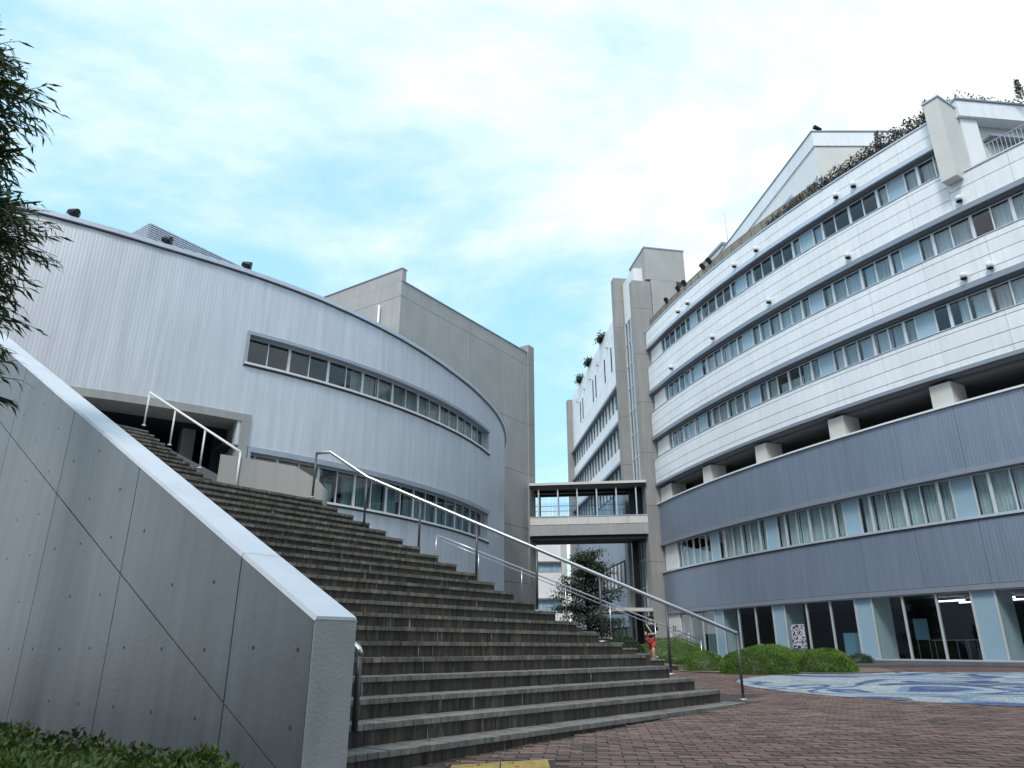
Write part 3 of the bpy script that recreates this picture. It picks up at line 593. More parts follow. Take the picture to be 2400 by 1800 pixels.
# small infill between entrance head and lower ribbon
wallseg(AE1, 7.32, -0.3, 6.72)
piece('roof_coping', LA, -14, 46, -0.45, 0.10, lambda a: zroof(a) + 0.02, lambda a: zroof(a) + 0.16, 'trim_light', hall)
piece('gutter_line', LA, -14, 46, -0.3, -0.02, lambda a: zroof(a) - 0.021, lambda a: zroof(a) + 0.021, 'joint', hall)
mb = MB(); n = 60
ring = [LA.P(-14 + 60 * k / n, -0.3, zroof(-14 + 60 * k / n) - 0.25) for k in range(n + 1)]
for k in range(n): mb.quad([ring[k], ring[k + 1], (-21.8, 38.1, 12.0)])
mb.build('roof', 'galv', hall)
def hallstrip(z0, z1, ztrim, a0, kinds, curts, glass):
    n = 18; wv = (AW1 - AW0) / 18.3
    piece('window_trim', LA, a0 - 0.07, AW1 + 0.07, -0.25, 0.06, z1, ztrim, 'trim_hall', hall)
    piece('window_trim', LA, a0 - 0.07, a0 + 0.02, -0.25, 0.055, z0 - 0.05, z1 - 0.001, 'trim_hall', hall)
    piece('window_sill', LA, a0 - 0.05, AW1 + 0.1, -0.25, 0.09, z0 - 0.10, z0 - 0.03, 'white_paint', hall)
    piece('dark_sill_strip', LA, a0 - 0.07, AW1 + 0.1, -0.25, 0.04, z0 - 0.15, z0 - 0.102, 'joint', hall)  # dark strip painted in for the shadow below the sill
    a = AW0; k = 0
    while a < AW1 - 0.2:
        b = min(a + 0.7545, AW1)
        if b > a0 + 0.1:
            kd = kinds[k % len(kinds)]; window(LA, max(a, a0), b, -0.25, z0 - 0.03, z1, kd, hall, 0.05 if k % 2 == 0 else 0.018, 0.018 if k % 2 == 0 else 0.05, curt=curts[k % len(curts)], glass=glass)
        a = b; k += 1
hallstrip(9.46, 10.40, 10.52, AW0, 'dddddhcccccccccccccc', ['blind'], 'glass')
hallstrip(5.39, 6.55, 6.72, 7.34, 'dddduhccchccccccccc', ['curtain_teal'], 'glass_teal')
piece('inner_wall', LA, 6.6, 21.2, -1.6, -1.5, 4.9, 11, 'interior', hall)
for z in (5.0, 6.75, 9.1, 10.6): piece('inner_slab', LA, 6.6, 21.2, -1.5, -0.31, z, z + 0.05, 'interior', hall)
# entrance: concrete frame, deep dark porch
piece('entrance_lintel', LA, AE0, AE1, -1.2, 0.05, ZT - 0.24, ZT, 'beige', hall)
piece('entrance_jamb', LA, AE1 - 0.28, AE1, -0.9, 0.05, ZB - 0.3, ZT - 0.245, 'beige', hall)
piece('entrance_jamb', LA, AE0, AE0 + 0.25, -0.9, 0.05, ZB - 0.3, ZT - 0.245, 'beige', hall)
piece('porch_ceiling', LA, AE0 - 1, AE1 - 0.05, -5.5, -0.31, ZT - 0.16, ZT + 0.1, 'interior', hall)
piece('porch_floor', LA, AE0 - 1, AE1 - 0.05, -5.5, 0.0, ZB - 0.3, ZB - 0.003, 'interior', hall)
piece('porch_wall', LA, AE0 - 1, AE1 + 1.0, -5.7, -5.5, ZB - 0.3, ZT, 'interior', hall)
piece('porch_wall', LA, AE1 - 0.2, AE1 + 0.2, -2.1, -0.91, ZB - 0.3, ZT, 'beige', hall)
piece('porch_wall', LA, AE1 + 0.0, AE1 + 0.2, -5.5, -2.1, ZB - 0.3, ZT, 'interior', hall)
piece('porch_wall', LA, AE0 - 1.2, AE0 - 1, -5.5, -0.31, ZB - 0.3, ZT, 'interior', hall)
piece('porch_column', LA, AE1 - 1.55, AE1 - 1.1, -2.6, -2.1, ZB - 0.003, ZT - 0.17, 'beige', hall)
# roof floodlights
for a, lab in ((1.33, 'round black floodlight on the hall roof edge, the leftmost one'), (3.97, 'black floodlight on the hall roof edge before the slatted roof box'), (6.48, 'black floodlight on the hall roof edge at the low end of the slatted roof box')):
    z = zroof(a) + 0.16; p = LA.P(a, -0.12, z); dx = Vector(LA.P(a, 1, 0)) - Vector(LA.P(a, 0, 0)); tx = Vector(LA.P(a + 0.5, 0, 0)) - Vector(LA.P(a - 0.5, 0, 0))
    t = empty('floodlight', p, lab, 'floodlight', 'floodlights on the hall roof edge'); c = Vector(p) + Vector((0, 0, 0.24))
    q = MB(); q.tube([Vector(p), Vector(p) + Vector((0, 0, 0.06))], 0.06, 8); q.build('base', 'black_metal', t)
    q = MB(); q.tube([c - tx * 0.17 , c - tx * 0.17 - Vector((0, 0, 0.18)), c + tx * 0.17 - Vector((0, 0, 0.18)), c + tx * 0.17], 0.014, 6); q.build('bracket', 'galv', t)
    ax = (dx * 0.35 + tx * 0.9 + Vector((0, 0, -0.25))).normalized()
    q = MB(); q.tube([c - ax * 0.16, c - ax * 0.13, c - ax * 0.02, c + ax * 0.12, c + ax * 0.14], [0.04, 0.085, 0.12, 0.155, 0.155], 18); b_ = q.build('housing', 'black_metal', t, True)
    q = MB(); q.tube([c + ax * 0.141, c + ax * 0.15], [0.142, 0.138], 18); q.build('lens', 'lens', b_)
# slatted roof enclosure
lb = empty('slatted_roof_box', (-15, 29, 13), 'slatted grey roof enclosure rising behind the hall roof', 'roof box')
c0 = (-15.8, 27.0); F1 = Line(c0, (0.568, 0.823)); F2 = Line(c0, (-0.823, 0.568), -1)
for k in range(24):
    z = 15.9 + k * 0.1
    piece('slat', F1, 0.0, 14.0, -0.05, 0.05, z, z + 0.058, 'louver', lb); piece('slat', F2, 0.0, 5.0, -0.05, 0.05, z + 0.001, z + 0.059, 'louver', lb)
piece('backing', F1, 0.06, 14, -0.3, -0.06, 12.6, 18.28, 'soffit', lb); piece('backing', F2, 0.06, 5, -0.3, -0.06, 12.6, 18.28, 'soffit', lb)

# ------------------------------------------------------------------ tall grey block behind the hall
blk = empty('tall_block', (-3, 42, 0), 'tall windowless grey beige block rising behind the curved hall', 'building')
BO = (-6.34, 36.7); FR = Line(BO, (7.38, 10.7)); FL = Line(BO, (-0.83, 0.56), -1)
BL = 13.0; gj = 0.012
for (z0, z1) in ((-0.3, 4.7), (4.7, 8.2), (8.2, 11.8), (11.8, 15.3), (15.3, 19.75), (19.75, 20.69)):
    piece('panel', FR, 0.0, BL / 2 - gj, -0.2, 0, z0 + gj, z1 - gj, 'beige', blk); piece('panel', FR, BL / 2 + gj, BL, -0.2, 0, z0 + gj, z1 - gj, 'beige', blk)
    piece('panel', FL, 0.0, 5.0 - gj, -0.2, 0, z0 + gj, z1 - gj, 'beige', blk); piece('panel', FL, 5 + gj, 11.0, -0.2, 0, z0 + gj, z1 - gj, 'beige', blk)
mb = MB(); pts = [FR.P(0.02, -0.1, 0), FR.P(BL + .7, -0.1, 0), FR.P(BL + .7, -11, 0), FL.P(11, -0.1, 0)]
mb.hexa([(x, y, -0.3) for x, y, z in pts] + [(x, y, 20.6) for x, y, z in pts]); mb.build('core', 'joint', blk)
piece('parapet', FL, 0.0, 11.0, -0.35, -0.02, 20.70, 21.5, 'beige', blk); piece('parapet_cap', FL, -0.03, 11.0, -0.4, 0.03, 21.5, 21.56, 'trim_blue', blk)
piece('parapet_cap', FR, 0.0, BL, -0.25, 0.05, 20.69, 20.75, 'trim_blue', blk)
for (z0, z1) in ((-0.3, 4.7), (4.7, 8.2), (8.2, 11.8), (11.8, 15.3), (15.3, 19.75), (19.75, 21.3)):
    piece('pilaster', FR, BL + 0.02, BL + 0.75, -0.6, 0.14, z0 + gj, z1 - gj, 'beige_dark', blk)
p = FL.P(1.55, 0.12, 0); q = MB(); q.tube([(p[0], p[1], 10), (p[0], p[1], 19.5)], 0.07, 10); q.build('drain_pipe', 'white_paint', blk, True)

# ------------------------------------------------------------------ right building: convex curved office block
TH0 = math.atan2(45.46 - RC[1], 9.29 - RC[0]) % (2 * math.pi)
RA = Arc(RC, RRAD, TH0); RA.seg = 2.5
off = empty('curved_office_block', RA.P(12, 0, 0.3), 'large curved white office block with ribbon windows and grey lower walls', 'building')
AEND = 30.0; AC = 22.75; BAY = 4.88; B0 = 0.69
gj = 0.014
def rowpanels(z0, z1, m, a1, step=2.44, o=0.045, start=-0.25, name='panel'):
    a = start; first = True
    edges = [start] + [x for x in [B0 + 0.95 + step * k for k in range(-1, 20)] if start + 0.4 < x < a1 - 0.3] + [a1]
    for x0, x1 in zip(edges, edges[1:]): piece(name, RA, x0 + 0.006, x1 - 0.006, -0.02, o, z0 + gj, z1 - gj, m, off, n=2)
def backing(z0, z1, a1, m='joint', o=-0.02): piece('backing_wall', RA, -0.25, a1, -0.42, o, z0, z1, m, off)
# white bands: (trim bottom, trim top, joints ..., sill)
bands = [(10.65, 10.80, [10.80, 11.07, 11.62, 12.23, 12.43], AEND, 'A'), (13.70, 13.93, [13.93, 14.22, 14.75, 15.29, 15.57], AEND, 'B'), (16.90, 17.12, [17.12, 17.64, 18.22, 18.72, 18.90], AC, 'C'), (20.20, 20.42, [20.42, 20.90, 21.48], AC, 'D')]
for zb, zt, js, a1, nm in bands:
    a1b = AEND if nm == 'C' else a1
    backing(zt - 0.05, js[-1] - 0.02, a1)
    if nm == 'C':
        piece('backing_wall', RA, AC, AEND, -0.42, -0.02, 17.1, 18.5, 'joint', off)
        for z0, z1 in ((17.12, 17.92), (17.92, 18.5)): 
            for x0, x1 in ((AC, 25.0), (25.0, 27.5), (27.5, AEND)): piece('panel', RA, x0 + .006, x1 - .006, -0.02, 0.045, z0 + gj, z1 - gj, 'white_panel', off, n=2)
        piece('coping', RA, AC + 0.7, AEND, -0.5, 0.09, 18.5, 18.56, 'trim_light', off)
    for z0, z1 in zip(js, js[1:]): rowpanels(z0, z1, 'white_panel', a1)
    piece('eave_trim', RA, -0.30, a1b, -0.40, 0.11, zb, zt, 'trim_blue' if nm != 'D' else 'trim_light', off)
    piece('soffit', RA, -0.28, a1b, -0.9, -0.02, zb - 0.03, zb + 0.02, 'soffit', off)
    if nm in 'ABC': piece('sill', RA, -0.25, a1, -0.42, 0.08, js[-1], js[-1] + 0.03, 'trim_light', off)
piece('coping', RA, -0.3, AC, -0.5, 0.09, 21.48, 21.55, 'trim_light', off)
# lower grey walls
for z0, z1 in ((2.96, 5.20), (7.06, 9.46)):
    piece('backing_wall', RA, -0.25, AEND, -0.5, -0.09, z0, z1, 'joint', off)
    ed = [-0.25] + [B0 + 0.85 + 2.44 * k for k in range(0, 12)] + [AEND]
    for x0, x1 in zip(ed, ed[1:]):
        if x1 - x0 > 0.3: piece('metal_panel', RA, x0 + .006, x1 - .006, -0.09, -0.03, z0 + gj, z1 - gj, 'dark_metal', off, n=2)
piece('eave_trim', RA, -0.3, AEND, -0.42, 0.04, 2.77, 2.955, 'trim_blue', off); piece('eave_trim', RA, -0.3, AEND, -0.42, 0.04, 6.86, 7.055, 'trim_blue', off)
piece('sill', RA, -0.25, AEND, -0.42, 0.05, 5.205, 5.30, 'trim_light', off); piece('dark_sill_strip', RA, -0.25, AEND, -0.42, 0.0, 5.14, 5.204, 'joint', off)
piece('coping', RA, -0.3, AEND, -0.6, 0.06, 9.465, 9.54, 'white_paint', off)
# open gap storey
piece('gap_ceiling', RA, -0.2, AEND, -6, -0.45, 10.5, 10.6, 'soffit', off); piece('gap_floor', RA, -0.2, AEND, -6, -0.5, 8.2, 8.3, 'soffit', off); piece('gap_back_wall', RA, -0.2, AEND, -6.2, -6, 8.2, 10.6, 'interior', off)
for k in range(6):
    b = B0 + BAY * k + 0.05
    piece('column', RA, b, b + 0.84, -1.15, -0.16, 8.31, 10.49, 'off_white', off, n=1)
    piece('column', RA, b - 0.03, b + 0.80, -1.15, -0.2, 0.42, 2.76, 'white_panel', off, n=1)
piece('end_wall', RA, -0.2, B0 + 0.89, -1.0, -0.2, 9.0, 10.49, 'off_white', off)
# interiors behind the ribbons
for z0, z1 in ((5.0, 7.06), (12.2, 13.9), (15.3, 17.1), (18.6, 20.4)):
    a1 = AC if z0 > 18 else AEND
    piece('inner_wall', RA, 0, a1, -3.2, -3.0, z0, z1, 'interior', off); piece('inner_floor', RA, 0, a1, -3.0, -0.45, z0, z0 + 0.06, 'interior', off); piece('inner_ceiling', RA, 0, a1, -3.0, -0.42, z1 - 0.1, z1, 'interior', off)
OFFS = [0, 0.82, 1.40, 2.13, 2.93, 3.66, 4.38]
THICK = {2, 4, 6}
def ribbon(z0, z1, a1, chooser, curt):
    for k in range(-1, 7):
        for j in range(7):
            a = B0 + BAY * k + OFFS[j]; b = B0 + BAY * k + (OFFS[j + 1] if j < 6 else BAY)
            if b < 1.75 or a > a1 - 0.1: continue
            a = max(a, 1.62); b = min(b, a1)
            l = 0.06 if j in THICK else 0.025; r = 0.06 if (j + 1) % 7 in THICK else 0.025
            window(RA, a, b, -0.30, z0, z1, chooser(k, j), off, l, r, curt=curt)
    piece('end_panel', RA, -0.2, 1.62, -0.4, -0.22, z0, z1, 'white_paint', off)
def chA(k, j):
    if j == 0: return 'b'
    if k == 4 and j == 1: return 'd'
    if k == 4 and j == 2: return 'h'
    if k == 0 and j in (2, 3): return 'h'
    if k == 2 and j in (3, 4): return 'u'
    return 'c'
def chB(k, j):
    if j == 0: return 'b'
    if k == 4 and j == 4: return 'd'
    if k == 0 and j in (2, 3, 4): return 'h'
    return 'c'
def chC(k, j):
    if j == 0: return 'b'
    if k in (0, 1, 2, 3) and j in (2, 3, 4, 5): return 'd'
    if k == 0: return 'd'
    return 'c'
def chW(k, j):
    if j == 0: return 'b'
    if k == 0 and j in (2, 3, 4, 5): return 'u'
    return 'c'
ribbon(12.46, 13.62, AEND, chA, 'curtain'); ribbon(15.60, 16.82, AEND, chB, 'curtain'); ribbon(18.93, 20.12, AC, chC, 'curtain'); ribbon(5.30, 6.84, AEND, chW, 'curtain_green')
# ground floor
piece('plinth', RA, -0.3, AEND, -8, 0.75, 0.05, 0.40, 'concrete', off); piece('plinth_step', RA, 5.0, AEND, 0.75, 1.15, 0.05, 0.27, 'concrete', off)
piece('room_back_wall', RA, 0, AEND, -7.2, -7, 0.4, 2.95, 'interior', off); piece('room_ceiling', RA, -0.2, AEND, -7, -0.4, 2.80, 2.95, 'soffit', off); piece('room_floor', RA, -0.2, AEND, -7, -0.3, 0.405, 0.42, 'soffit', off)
for k in range(6):
    b = B0 + BAY * k
    ed = [b, b + 0.82, b + 2.2, b + 3.58, b + BAY]
    for j in range(4):
        x0, x1 = ed[j], ed[j + 1]
        if x1 < 1.7: continue
        x0 = max(x0, 1.64)
        window(RA, x0, x1, -0.12, 0.405, 2.765, 'b' if j == 0 else ('c' if k == 0 and j in (1, 3) else 'd'), off, 0.04, 0.04, curt='curtain_teal', glass='glass_teal')
piece('end_panel', RA, -0.25, 1.62, -0.3, -0.06, 0.4, 2.765, 'white_paint', off)
# restroom sign marks on the end panel
q = MB(); cbox(q, RA, 0.50, 0.62, -0.06, -0.052, 1.78, 2.08, 1); cbox(q, RA, 0.78, 0.90, -0.06, -0.052, 1.78, 2.08, 1); q.build('sign_marks', 'black_metal', off)
for a, z in ((16.9, 2.62), (18.9, 2.62)):
    piece('ceiling_lamp', RA, a, a + 1.25, -3.1, -3.0, z, z + 0.05, 'lamp_white', off, n=1); piece('ceiling_lamp', RA, a, a + 1.25, -4.6, -4.5, z, z + 0.05, 'lamp_white', off, n=1)
for z0, z1, d in ((0.42, 2.8, 7.0), (5.06, 6.96, 3.0), (12.26, 13.8, 3.0), (15.36, 17.0, 3.0), (18.66, 20.3, 3.0), (8.31, 10.49, 6.0)): piece('inner_end_wall', RA, -0.19, -0.02, -d, -0.45, z0, z1, 'interior', off, n=1)
# vent hoods along the bands
vm = MB(); vm.lathe((0, 0, 0), [(0.0, 0.22), (0.07, 0.215), (0.115, 0.18), (0.125, 0.13), (0.125, -0.02), (0.10, -0.02)], 14); vm.lathe((0, 0, 0), [(0.105, 0.0), (0.0, 0.0)], 14)
vmesh = vm.mesh('vent_hood', 'white_paint', True); vd = MB(); vd.lathe((0, 0, 0), [(0.001, -0.05), (0.112, -0.05), (0.112, -0.021), (0.001, -0.021)], 14); vdm = vd.mesh('vent_mouth', 'black_metal', True); ow = wloc(off)
for a, z in [(19.0, 20.55), (18.05, 20.55), (12.8, 20.55), (11.0, 20.55), (6.2, 20.55), (5.0, 20.55), (23.1, 17.32), (18.1, 17.32), (13.2, 17.32), (8.4, 17.32), (3.5, 17.32), (22.6, 14.12), (23.55, 14.12), (28.2, 14.12)]:
    p = RA.P(a, 0.17, z + 0.04); o = bpy.data.objects.new('vent_hood', vmesh); col.objects.link(o); o.parent = off; o.location = (p[0] - ow.x, p[1] - ow.y, p[2] - ow.z)
    o2 = bpy.data.objects.new('vent_mouth', vdm); col.objects.link(o2); o2.parent = o
# fin at the top right and the set-back attic beyond it
piece('fin_wall', RA, AC + 0.05, AC + 0.65, -1.4, 0.55, 18.25, 22.05, 'off_white', off, n=1); piece('fin_cap', RA, AC, AC + 0.7, -1.4, 0.6, 22.05, 22.12, 'trim_light', off, n=1)
FA = Line((18.62, 24.25), (1, 0.12))
piece('attic_wall', FA, 0.0, 0.75, -3.0, 0.05, 18.3, 21.55, 'white_paint', off); piece('attic_wall', FA, 0.76, 11, -3.0, -0.35, 18.3, 21.55, 'off_white', off)
piece('attic_fascia', FA, -0.12, 11, -3.0, 0.2, 21.56, 22.36, 'white_panel', off); piece('attic_coping', FA, -0.17, 11, -3.1, 0.26, 22.36, 22.43, 'trim_blue', off)
piece('attic_beam', FA, 1.2, 11, -0.34, 0.1, 20.75, 20.85, 'trim_blue', off)
piece('terrace_floor', RA, AC + 0.6, AEND, -5.2, -0.42, 18.2, 18.3, 'soffit', off)
piece('roof_slab', RA, -0.3, AC, -9, -0.5, 21.1, 21.35, 'soffit', off)
# railing on the terrace
ter = empty('terrace_railing', RA.P(26, -0.2, 18.56), 'thin steel railing on the roof terrace right of the fin wall', 'railing')
a = 24.3
while a < 28.6:
    q = MB(); q.tube([RA.P(a, -0.2, 18.5), RA.P(a, -0.2, 19.35)], 0.012, 5); q.build('baluster', 'galv', ter); a += 0.14
q = MB(); q.tube([RA.P(24.3 + k * 0.43, -0.2, 19.36) for k in range(11)], 0.025, 6); q.build('rail', 'galv', ter)
# slatted brown fence along the roof edge
fen = empty('roof_fence', RA.P(9, -0.7, 21.55), 'brown slatted fence along the curved roof edge', 'fence')
for k in range(20):
    a = 0.3 + 0.85 * k; piece('post', RA, a, a + 0.07, -0.22, -0.15, 21.35, 22.25, 'brown_slat', fen, n=1)
for z in (21.60, 21.74, 21.88, 22.02, 22.16): piece('slat', RA, 0.2, 17.0, -0.14, -0.10, z, z + 0.09, 'brown_slat', fen)
# penthouse
pen = empty('roof_penthouse', (16.5, 34, 21.4), 'white roof penthouse with sharp corner above the brown fence', 'roof building')
FP1 = Line((15.45, 30.2), (-1.15, 9.8), -1); FP2 = Line((15.45, 30.2), (1, 0.0))
piece('side_wall', FP1, 0, 12.5, -0.2, 0, 21.36, 24.9, 'white_paint', pen); piece('end_wall', FP2, 0, 7, -0.2, 0, 21.36, 24.9, 'off_white', pen)
piece('fascia', FP1, -0.06, 12.6, -0.3, 0.06, 24.9, 25.75, 'white_panel', pen); piece('fascia', FP2, 0.07, 7, -0.3, 0.06, 24.9, 25.75, 'white_panel', pen)
piece('coping', FP1, -0.1, 12.6, -0.4, 0.1, 25.75, 25.82, 'trim_blue', pen); piece('coping', FP2, 0.11, 7, -0.4, 0.1, 25.75, 25.82, 'trim_blue', pen)
for k in range(4): piece('roof_slat', FP2, 1.0, 6.0, -2.2 - 0.5 * k, -2.0 - 0.5 * k, 26.0 + 0.14 * k, 26.1 + 0.14 * k, 'brown_slat', pen)
for k in range(3):
    wd = piece('window', FP1, 2.6 + 1.3 * k, 3.7 + 1.3 * k, 0.0, 0.05, 22.0, 23.9, 'sash', pen); piece('pane', FP1, 2.68 + 1.3 * k, 3.62 + 1.3 * k, 0.05, 0.06, 22.08, 23.82, 'blue_panel', wd)
p = FP1.P(0.2, -0.5, 0); t = empty('roof_spotlight', (p[0], p[1], 25.82), 'small dark spotlight on the penthouse corner', 'floodlight')
q = MB(); q.tube([(p[0], p[1], 25.8), (p[0], p[1], 26.15)], 0.03, 6); q.build('stem', 'black_metal', t); q = MB(); q.tube([(p[0] - .25, p[1] - .1, 26.25), (p[0] + .15, p[1], 26.15)], [0.12, 0.08], 10); q.build('head', 'black_metal', t)
p = FP1.P(11.5, -0.3, 0); t = empty('lightning_rod', (p[0], p[1], 25.8), 'thin upright lightning rod at the low end of the penthouse', 'rod'); q = MB(); q.tube([(p[0], p[1], 25.7), (p[0], p[1], 27.0), (p[0], p[1], 28.6)], [0.05, 0.03, 0.015], 6); q.build('rod', 'galv', t)
for k, a in enumerate((2.9, 4.6, 5.4, 7.6, 8.3)):
    p = RA.P(a, -0.35, 21.6); t = empty('roof_floodlight', p, '%s dark floodlight pair on the curved roof edge counted from the stair tower' % ('first second third fourth fifth'.split()[k]), 'floodlight', 'floodlights on the curved roof edge')
    q = MB(); q.tube([p, (p[0], p[1], 22.3)], 0.025, 6); q.build('stem', 'black_metal', t)
    for d in (-0.18, 0.12):
        q = MB(); c = Vector(p) + Vector((0, d, 0.85 + d)); q.tube([c, c + Vector((-0.1, -0.12, -0.04)), c + Vector((-0.2, -0.24, -0.08))], [0.06, 0.13, 0.15], 10); q.build('head', 'black_metal', t)

# ------------------------------------------------------------------ stair tower and far wing left of the office block
tow = empty('stair_tower', RA.P(-2, 0, 0.2), 'beige stair tower with a tall glazed strip at the end of the white block', 'tower')
for z0, z1 in ((0, 5.9), (5.9, 9.4), (9.4, 12.9), (12.9, 16.4), (16.4, 19.9), (19.9, 23.4), (23.4, 25.6)):
    piece('pier', RA, -0.95, -0.31, -0.6, 0.78, z0 + .01, z1 - .01, 'beige_dark', tow, n=1); piece('rear_pier', RA, -4.4, -3.7, -0.6, 1.05, z0 + .01, z1 - .01, 'beige_dark', tow, n=1)
piece('rear_pier', RA, -4.4, -3.7, -0.6, 1.05, 25.6, 27.6, 'beige_dark', tow, n=1)
piece('pier_core', RA, -0.9, -0.35, -0.55, 0.7, 0, 25.4, 'joint', tow, n=1); piece('pier_core', RA, -4.35, -3.75, -0.55, 0.97, 0, 27.4, 'joint', tow, n=1)
piece('shaft', RA, -3.6, -0.32, -2.6, -0.65, 0, 25.79, 'beige', tow, n=1); piece('shaft_head', RA, -3.7, -0.32, -3.35, -0.3, 25.8, 28.35, 'beige', tow, n=1); piece('shaft_cap', RA, -3.75, -0.28, -3.4, -0.25, 28.35, 28.45, 'trim_blue', tow, n=1)
piece('white_return', RA, -3.6, -1.0, -0.6, 0.35, 23.6, 27.0, 'white_paint', tow, n=1)
for k in range(13):
    z = 1.0 + k * 1.74
    wd = piece('window', RA, -3.68, -0.97, 0.30, 0.36, z, z + 0.07, 'sash', tow, n=1)
    for j in range(4): piece('pane', RA, -3.66 + 0.67 * j, -3.04 + 0.67 * j, 0.31, 0.325, z + 0.07, z + 1.73, 'glass', wd, n=1)
    for j in range(4): curtain(RA, -3.66 + 0.67 * j, -3.02 + 0.67 * j, 0.05, z, z + 1.74, 'curtain', wd, 8)
for j in range(5): piece('mullion', RA, -3.70 + 0.67 * j, -3.64 + 0.67 * j, 0.27, 0.38, 0.4, 23.6, 'sash', tow, n=1)
piece('canopy', RA, -4.6, -0.3, 0.8, 3.2, 2.95, 3.15, 'off_white', tow, n=1)
piece('service_bay', RA, 0.3, 3.6, -6.5, -4.45, 21.4, 26.9, 'white_paint', tow, n=1)
piece('service_bay_coping', RA, 0.2, 3.7, -6.6, -4.35, 26.9, 27.1, 'trim_blue', tow, n=1)

wing = empty('far_wing', (7.3, 58, 0.2), 'distant white wing with slit windows and ribbon windows beyond the stair tower', 'building')
WF = Line((7.95, 50.0), (-1.75, 19.0), -1)   # a runs away from the camera
WL = 19.2
def wpan(z0, z1, m='white_panel', nm='panel', o=0.05):
    for k in range(8): piece(nm, WF, WL * k / 8 + .01, WL * (k + 1) / 8 - .01, -0.05, o, z0 + .012, z1 - .012, m, wing)
for z0, z1 in ((19.15, 20.6), (20.6, 22.1), (22.1, 23.6), (23.6, 24.8)): wpan(z0, z1)
for z0, z1 in ((16.35, 17.5), (13.35, 14.5)): wpan(z0, z1)
piece('core', WF, 0, WL, -8, -0.06, 0, 24.7, 'joint', wing)
for z in (18.95, 16.15, 13.15): piece('eave_trim', WF, -0.02, WL + .1, -0.3, 0.3, z, z + 0.2, 'trim_blue', wing)
for z0, z1 in ((17.55, 18.9), (14.55, 16.1), (11.6, 13.1), (4.9, 6.5)):
    for k in range(16):
        a = 0.2 + k * 1.18; wd = piece('window', WF, a, a + 0.06, -0.05, 0.03, z0, z1, 'sash', wing); piece('pane', WF, a + .06, a + 1.18, -0.045, -0.035, z0, z1, 'glass', wd); curtain(WF, a + 0.1, a + 0.62, -0.03, z0, z1, 'curtain', wd, 6)
for a in (1.6, 4.0, 7.6, 8.8, 13.6, 14.8): piece('slit_window', WF, a, a + 0.35, 0.0, 0.065, 20.9, 22.9, 'interior', wing)
for a in (2.6, 6.4, 9.7, 12.4, 16.0): piece('vent_hood', WF, a, a + 0.25, 0.05, 0.25, 23.3, 23.6, 'off_white', wing)
wpan(6.6, 11.5, 'dark_metal', 'metal_panel', 0.0); wpan(2.2, 4.8, 'dark_metal', 'metal_panel', 0.0)
piece('end_pier', WF, WL, WL + 0.8, -3, 0.55, 0, 24.6, 'beige_dark', wing)
for k in range(14):
    a = 1 + k * 1.25; piece('window', WF, a, a + 0.06, -0.05, 0.02, 0.3, 2.1, 'sash', wing)

# ------------------------------------------------------------------ unseen building added behind the viewer to shade the stair wall and stairs
rb = empty('added_shade_building', (-2, -16, -0.2), 'unseen grey office building added behind the viewer to shade the stairs', 'building')
FN = Line((-34, -15.0), (1, 0.0), -1)
piece('core', FN, 0, 70, -9, -0.3, -0.3, 27, 'beige_dark', rb)
for k in range(8):
    z = 0.6 + k * 3.3
    for j in range(14): piece('panel', FN, 5 * j + .01, 5 * j + 4.99, -0.3, 0, z + 1.9, min(z + 3.29, 27), 'beige_dark', rb)
    for j in range(14):
        wd = piece('window', FN, 5 * j, 5 * j + 0.1, -0.3, -0.05, z, z + 1.89, 'sash', rb); piece('pane', FN, 5 * j + .1, 5 * j + 5, -0.2, -0.18, z, z + 1.89, 'glass', wd)

# ------------------------------------------------------------------ glazed bridge between the buildings
br = empty('glazed_bridge', (5, 46.3, 8), 'glazed footbridge joining the grey block and the white block', 'bridge')
FB = Line((1.15, 46.69), (6.85, -1.0)); LBR = 7.55
piece('beam', FB, 0, LBR, -2.6, 0, 7.62, 8.28, 'beige', br); piece('soffit', FB, 0, LBR, -2.4, -0.15, 7.36, 7.61, 'dark', br)
for k in range(6): piece('panel', FB, LBR * k / 6 + .012, LBR * (k + 1) / 6 - .012, -0.08, 0.02, 8.30, 8.78, 'off_white', br); piece('panel', FB, LBR * k / 6 + .012, LBR * (k + 1) / 6 - .012, -2.62, -2.54, 8.30, 8.78, 'off_white', br)
piece('sill', FB, 0, LBR, -0.1, 0.05, 8.785, 8.83, 'trim_light', br)
piece('deck', FB, 0, LBR, -2.5, -0.1, 8.3, 8.4, 'soffit', br)
piece('roof', FB, 0, LBR, -2.75, 0.15, 10.86, 11.02, 'off_white', br); piece('roof_beam', FB, 0, LBR, -0.1, 0.1, 10.66, 10.85, 'black_metal', br); piece('roof_beam', FB, 0, LBR, -2.65, -2.5, 10.62, 10.85, 'black_metal', br); piece('duct', FB, 0, LBR, -1.6, -1.2, 10.6, 10.78, 'black_metal', br)
for k in range(7):
    a = LBR * k / 6; 
    if k < 6: piece('post', FB, a + 0.55, a + 0.63, -0.09, -0.03, 8.78, 10.66, 'sash', br); piece('post', FB, a + 0.35, a + 0.47, -2.6, -2.52, 8.78, 10.62, 'trim_blue', br)
    if k < 6: piece('pane', FB, a + 0.03, a + LBR / 6 - 0.03, -0.07, -0.06, 8.83, 10.2, 'glass_clear', br); piece('pane', FB, a + 0.03, a + LBR / 6 - 0.03, -2.57, -2.56, 8.83, 10.2, 'glass_clear', br)
for z in (9.25, 9.6, 9.95): piece('rail', FB, 0, LBR, -2.5, -2.47, z, z + 0.03, 'galv', br)
piece('door_recess', FB, LBR - 1.1, LBR - 0.03, -2.5, -1.2, 8.4, 10.8, 'dark', br)
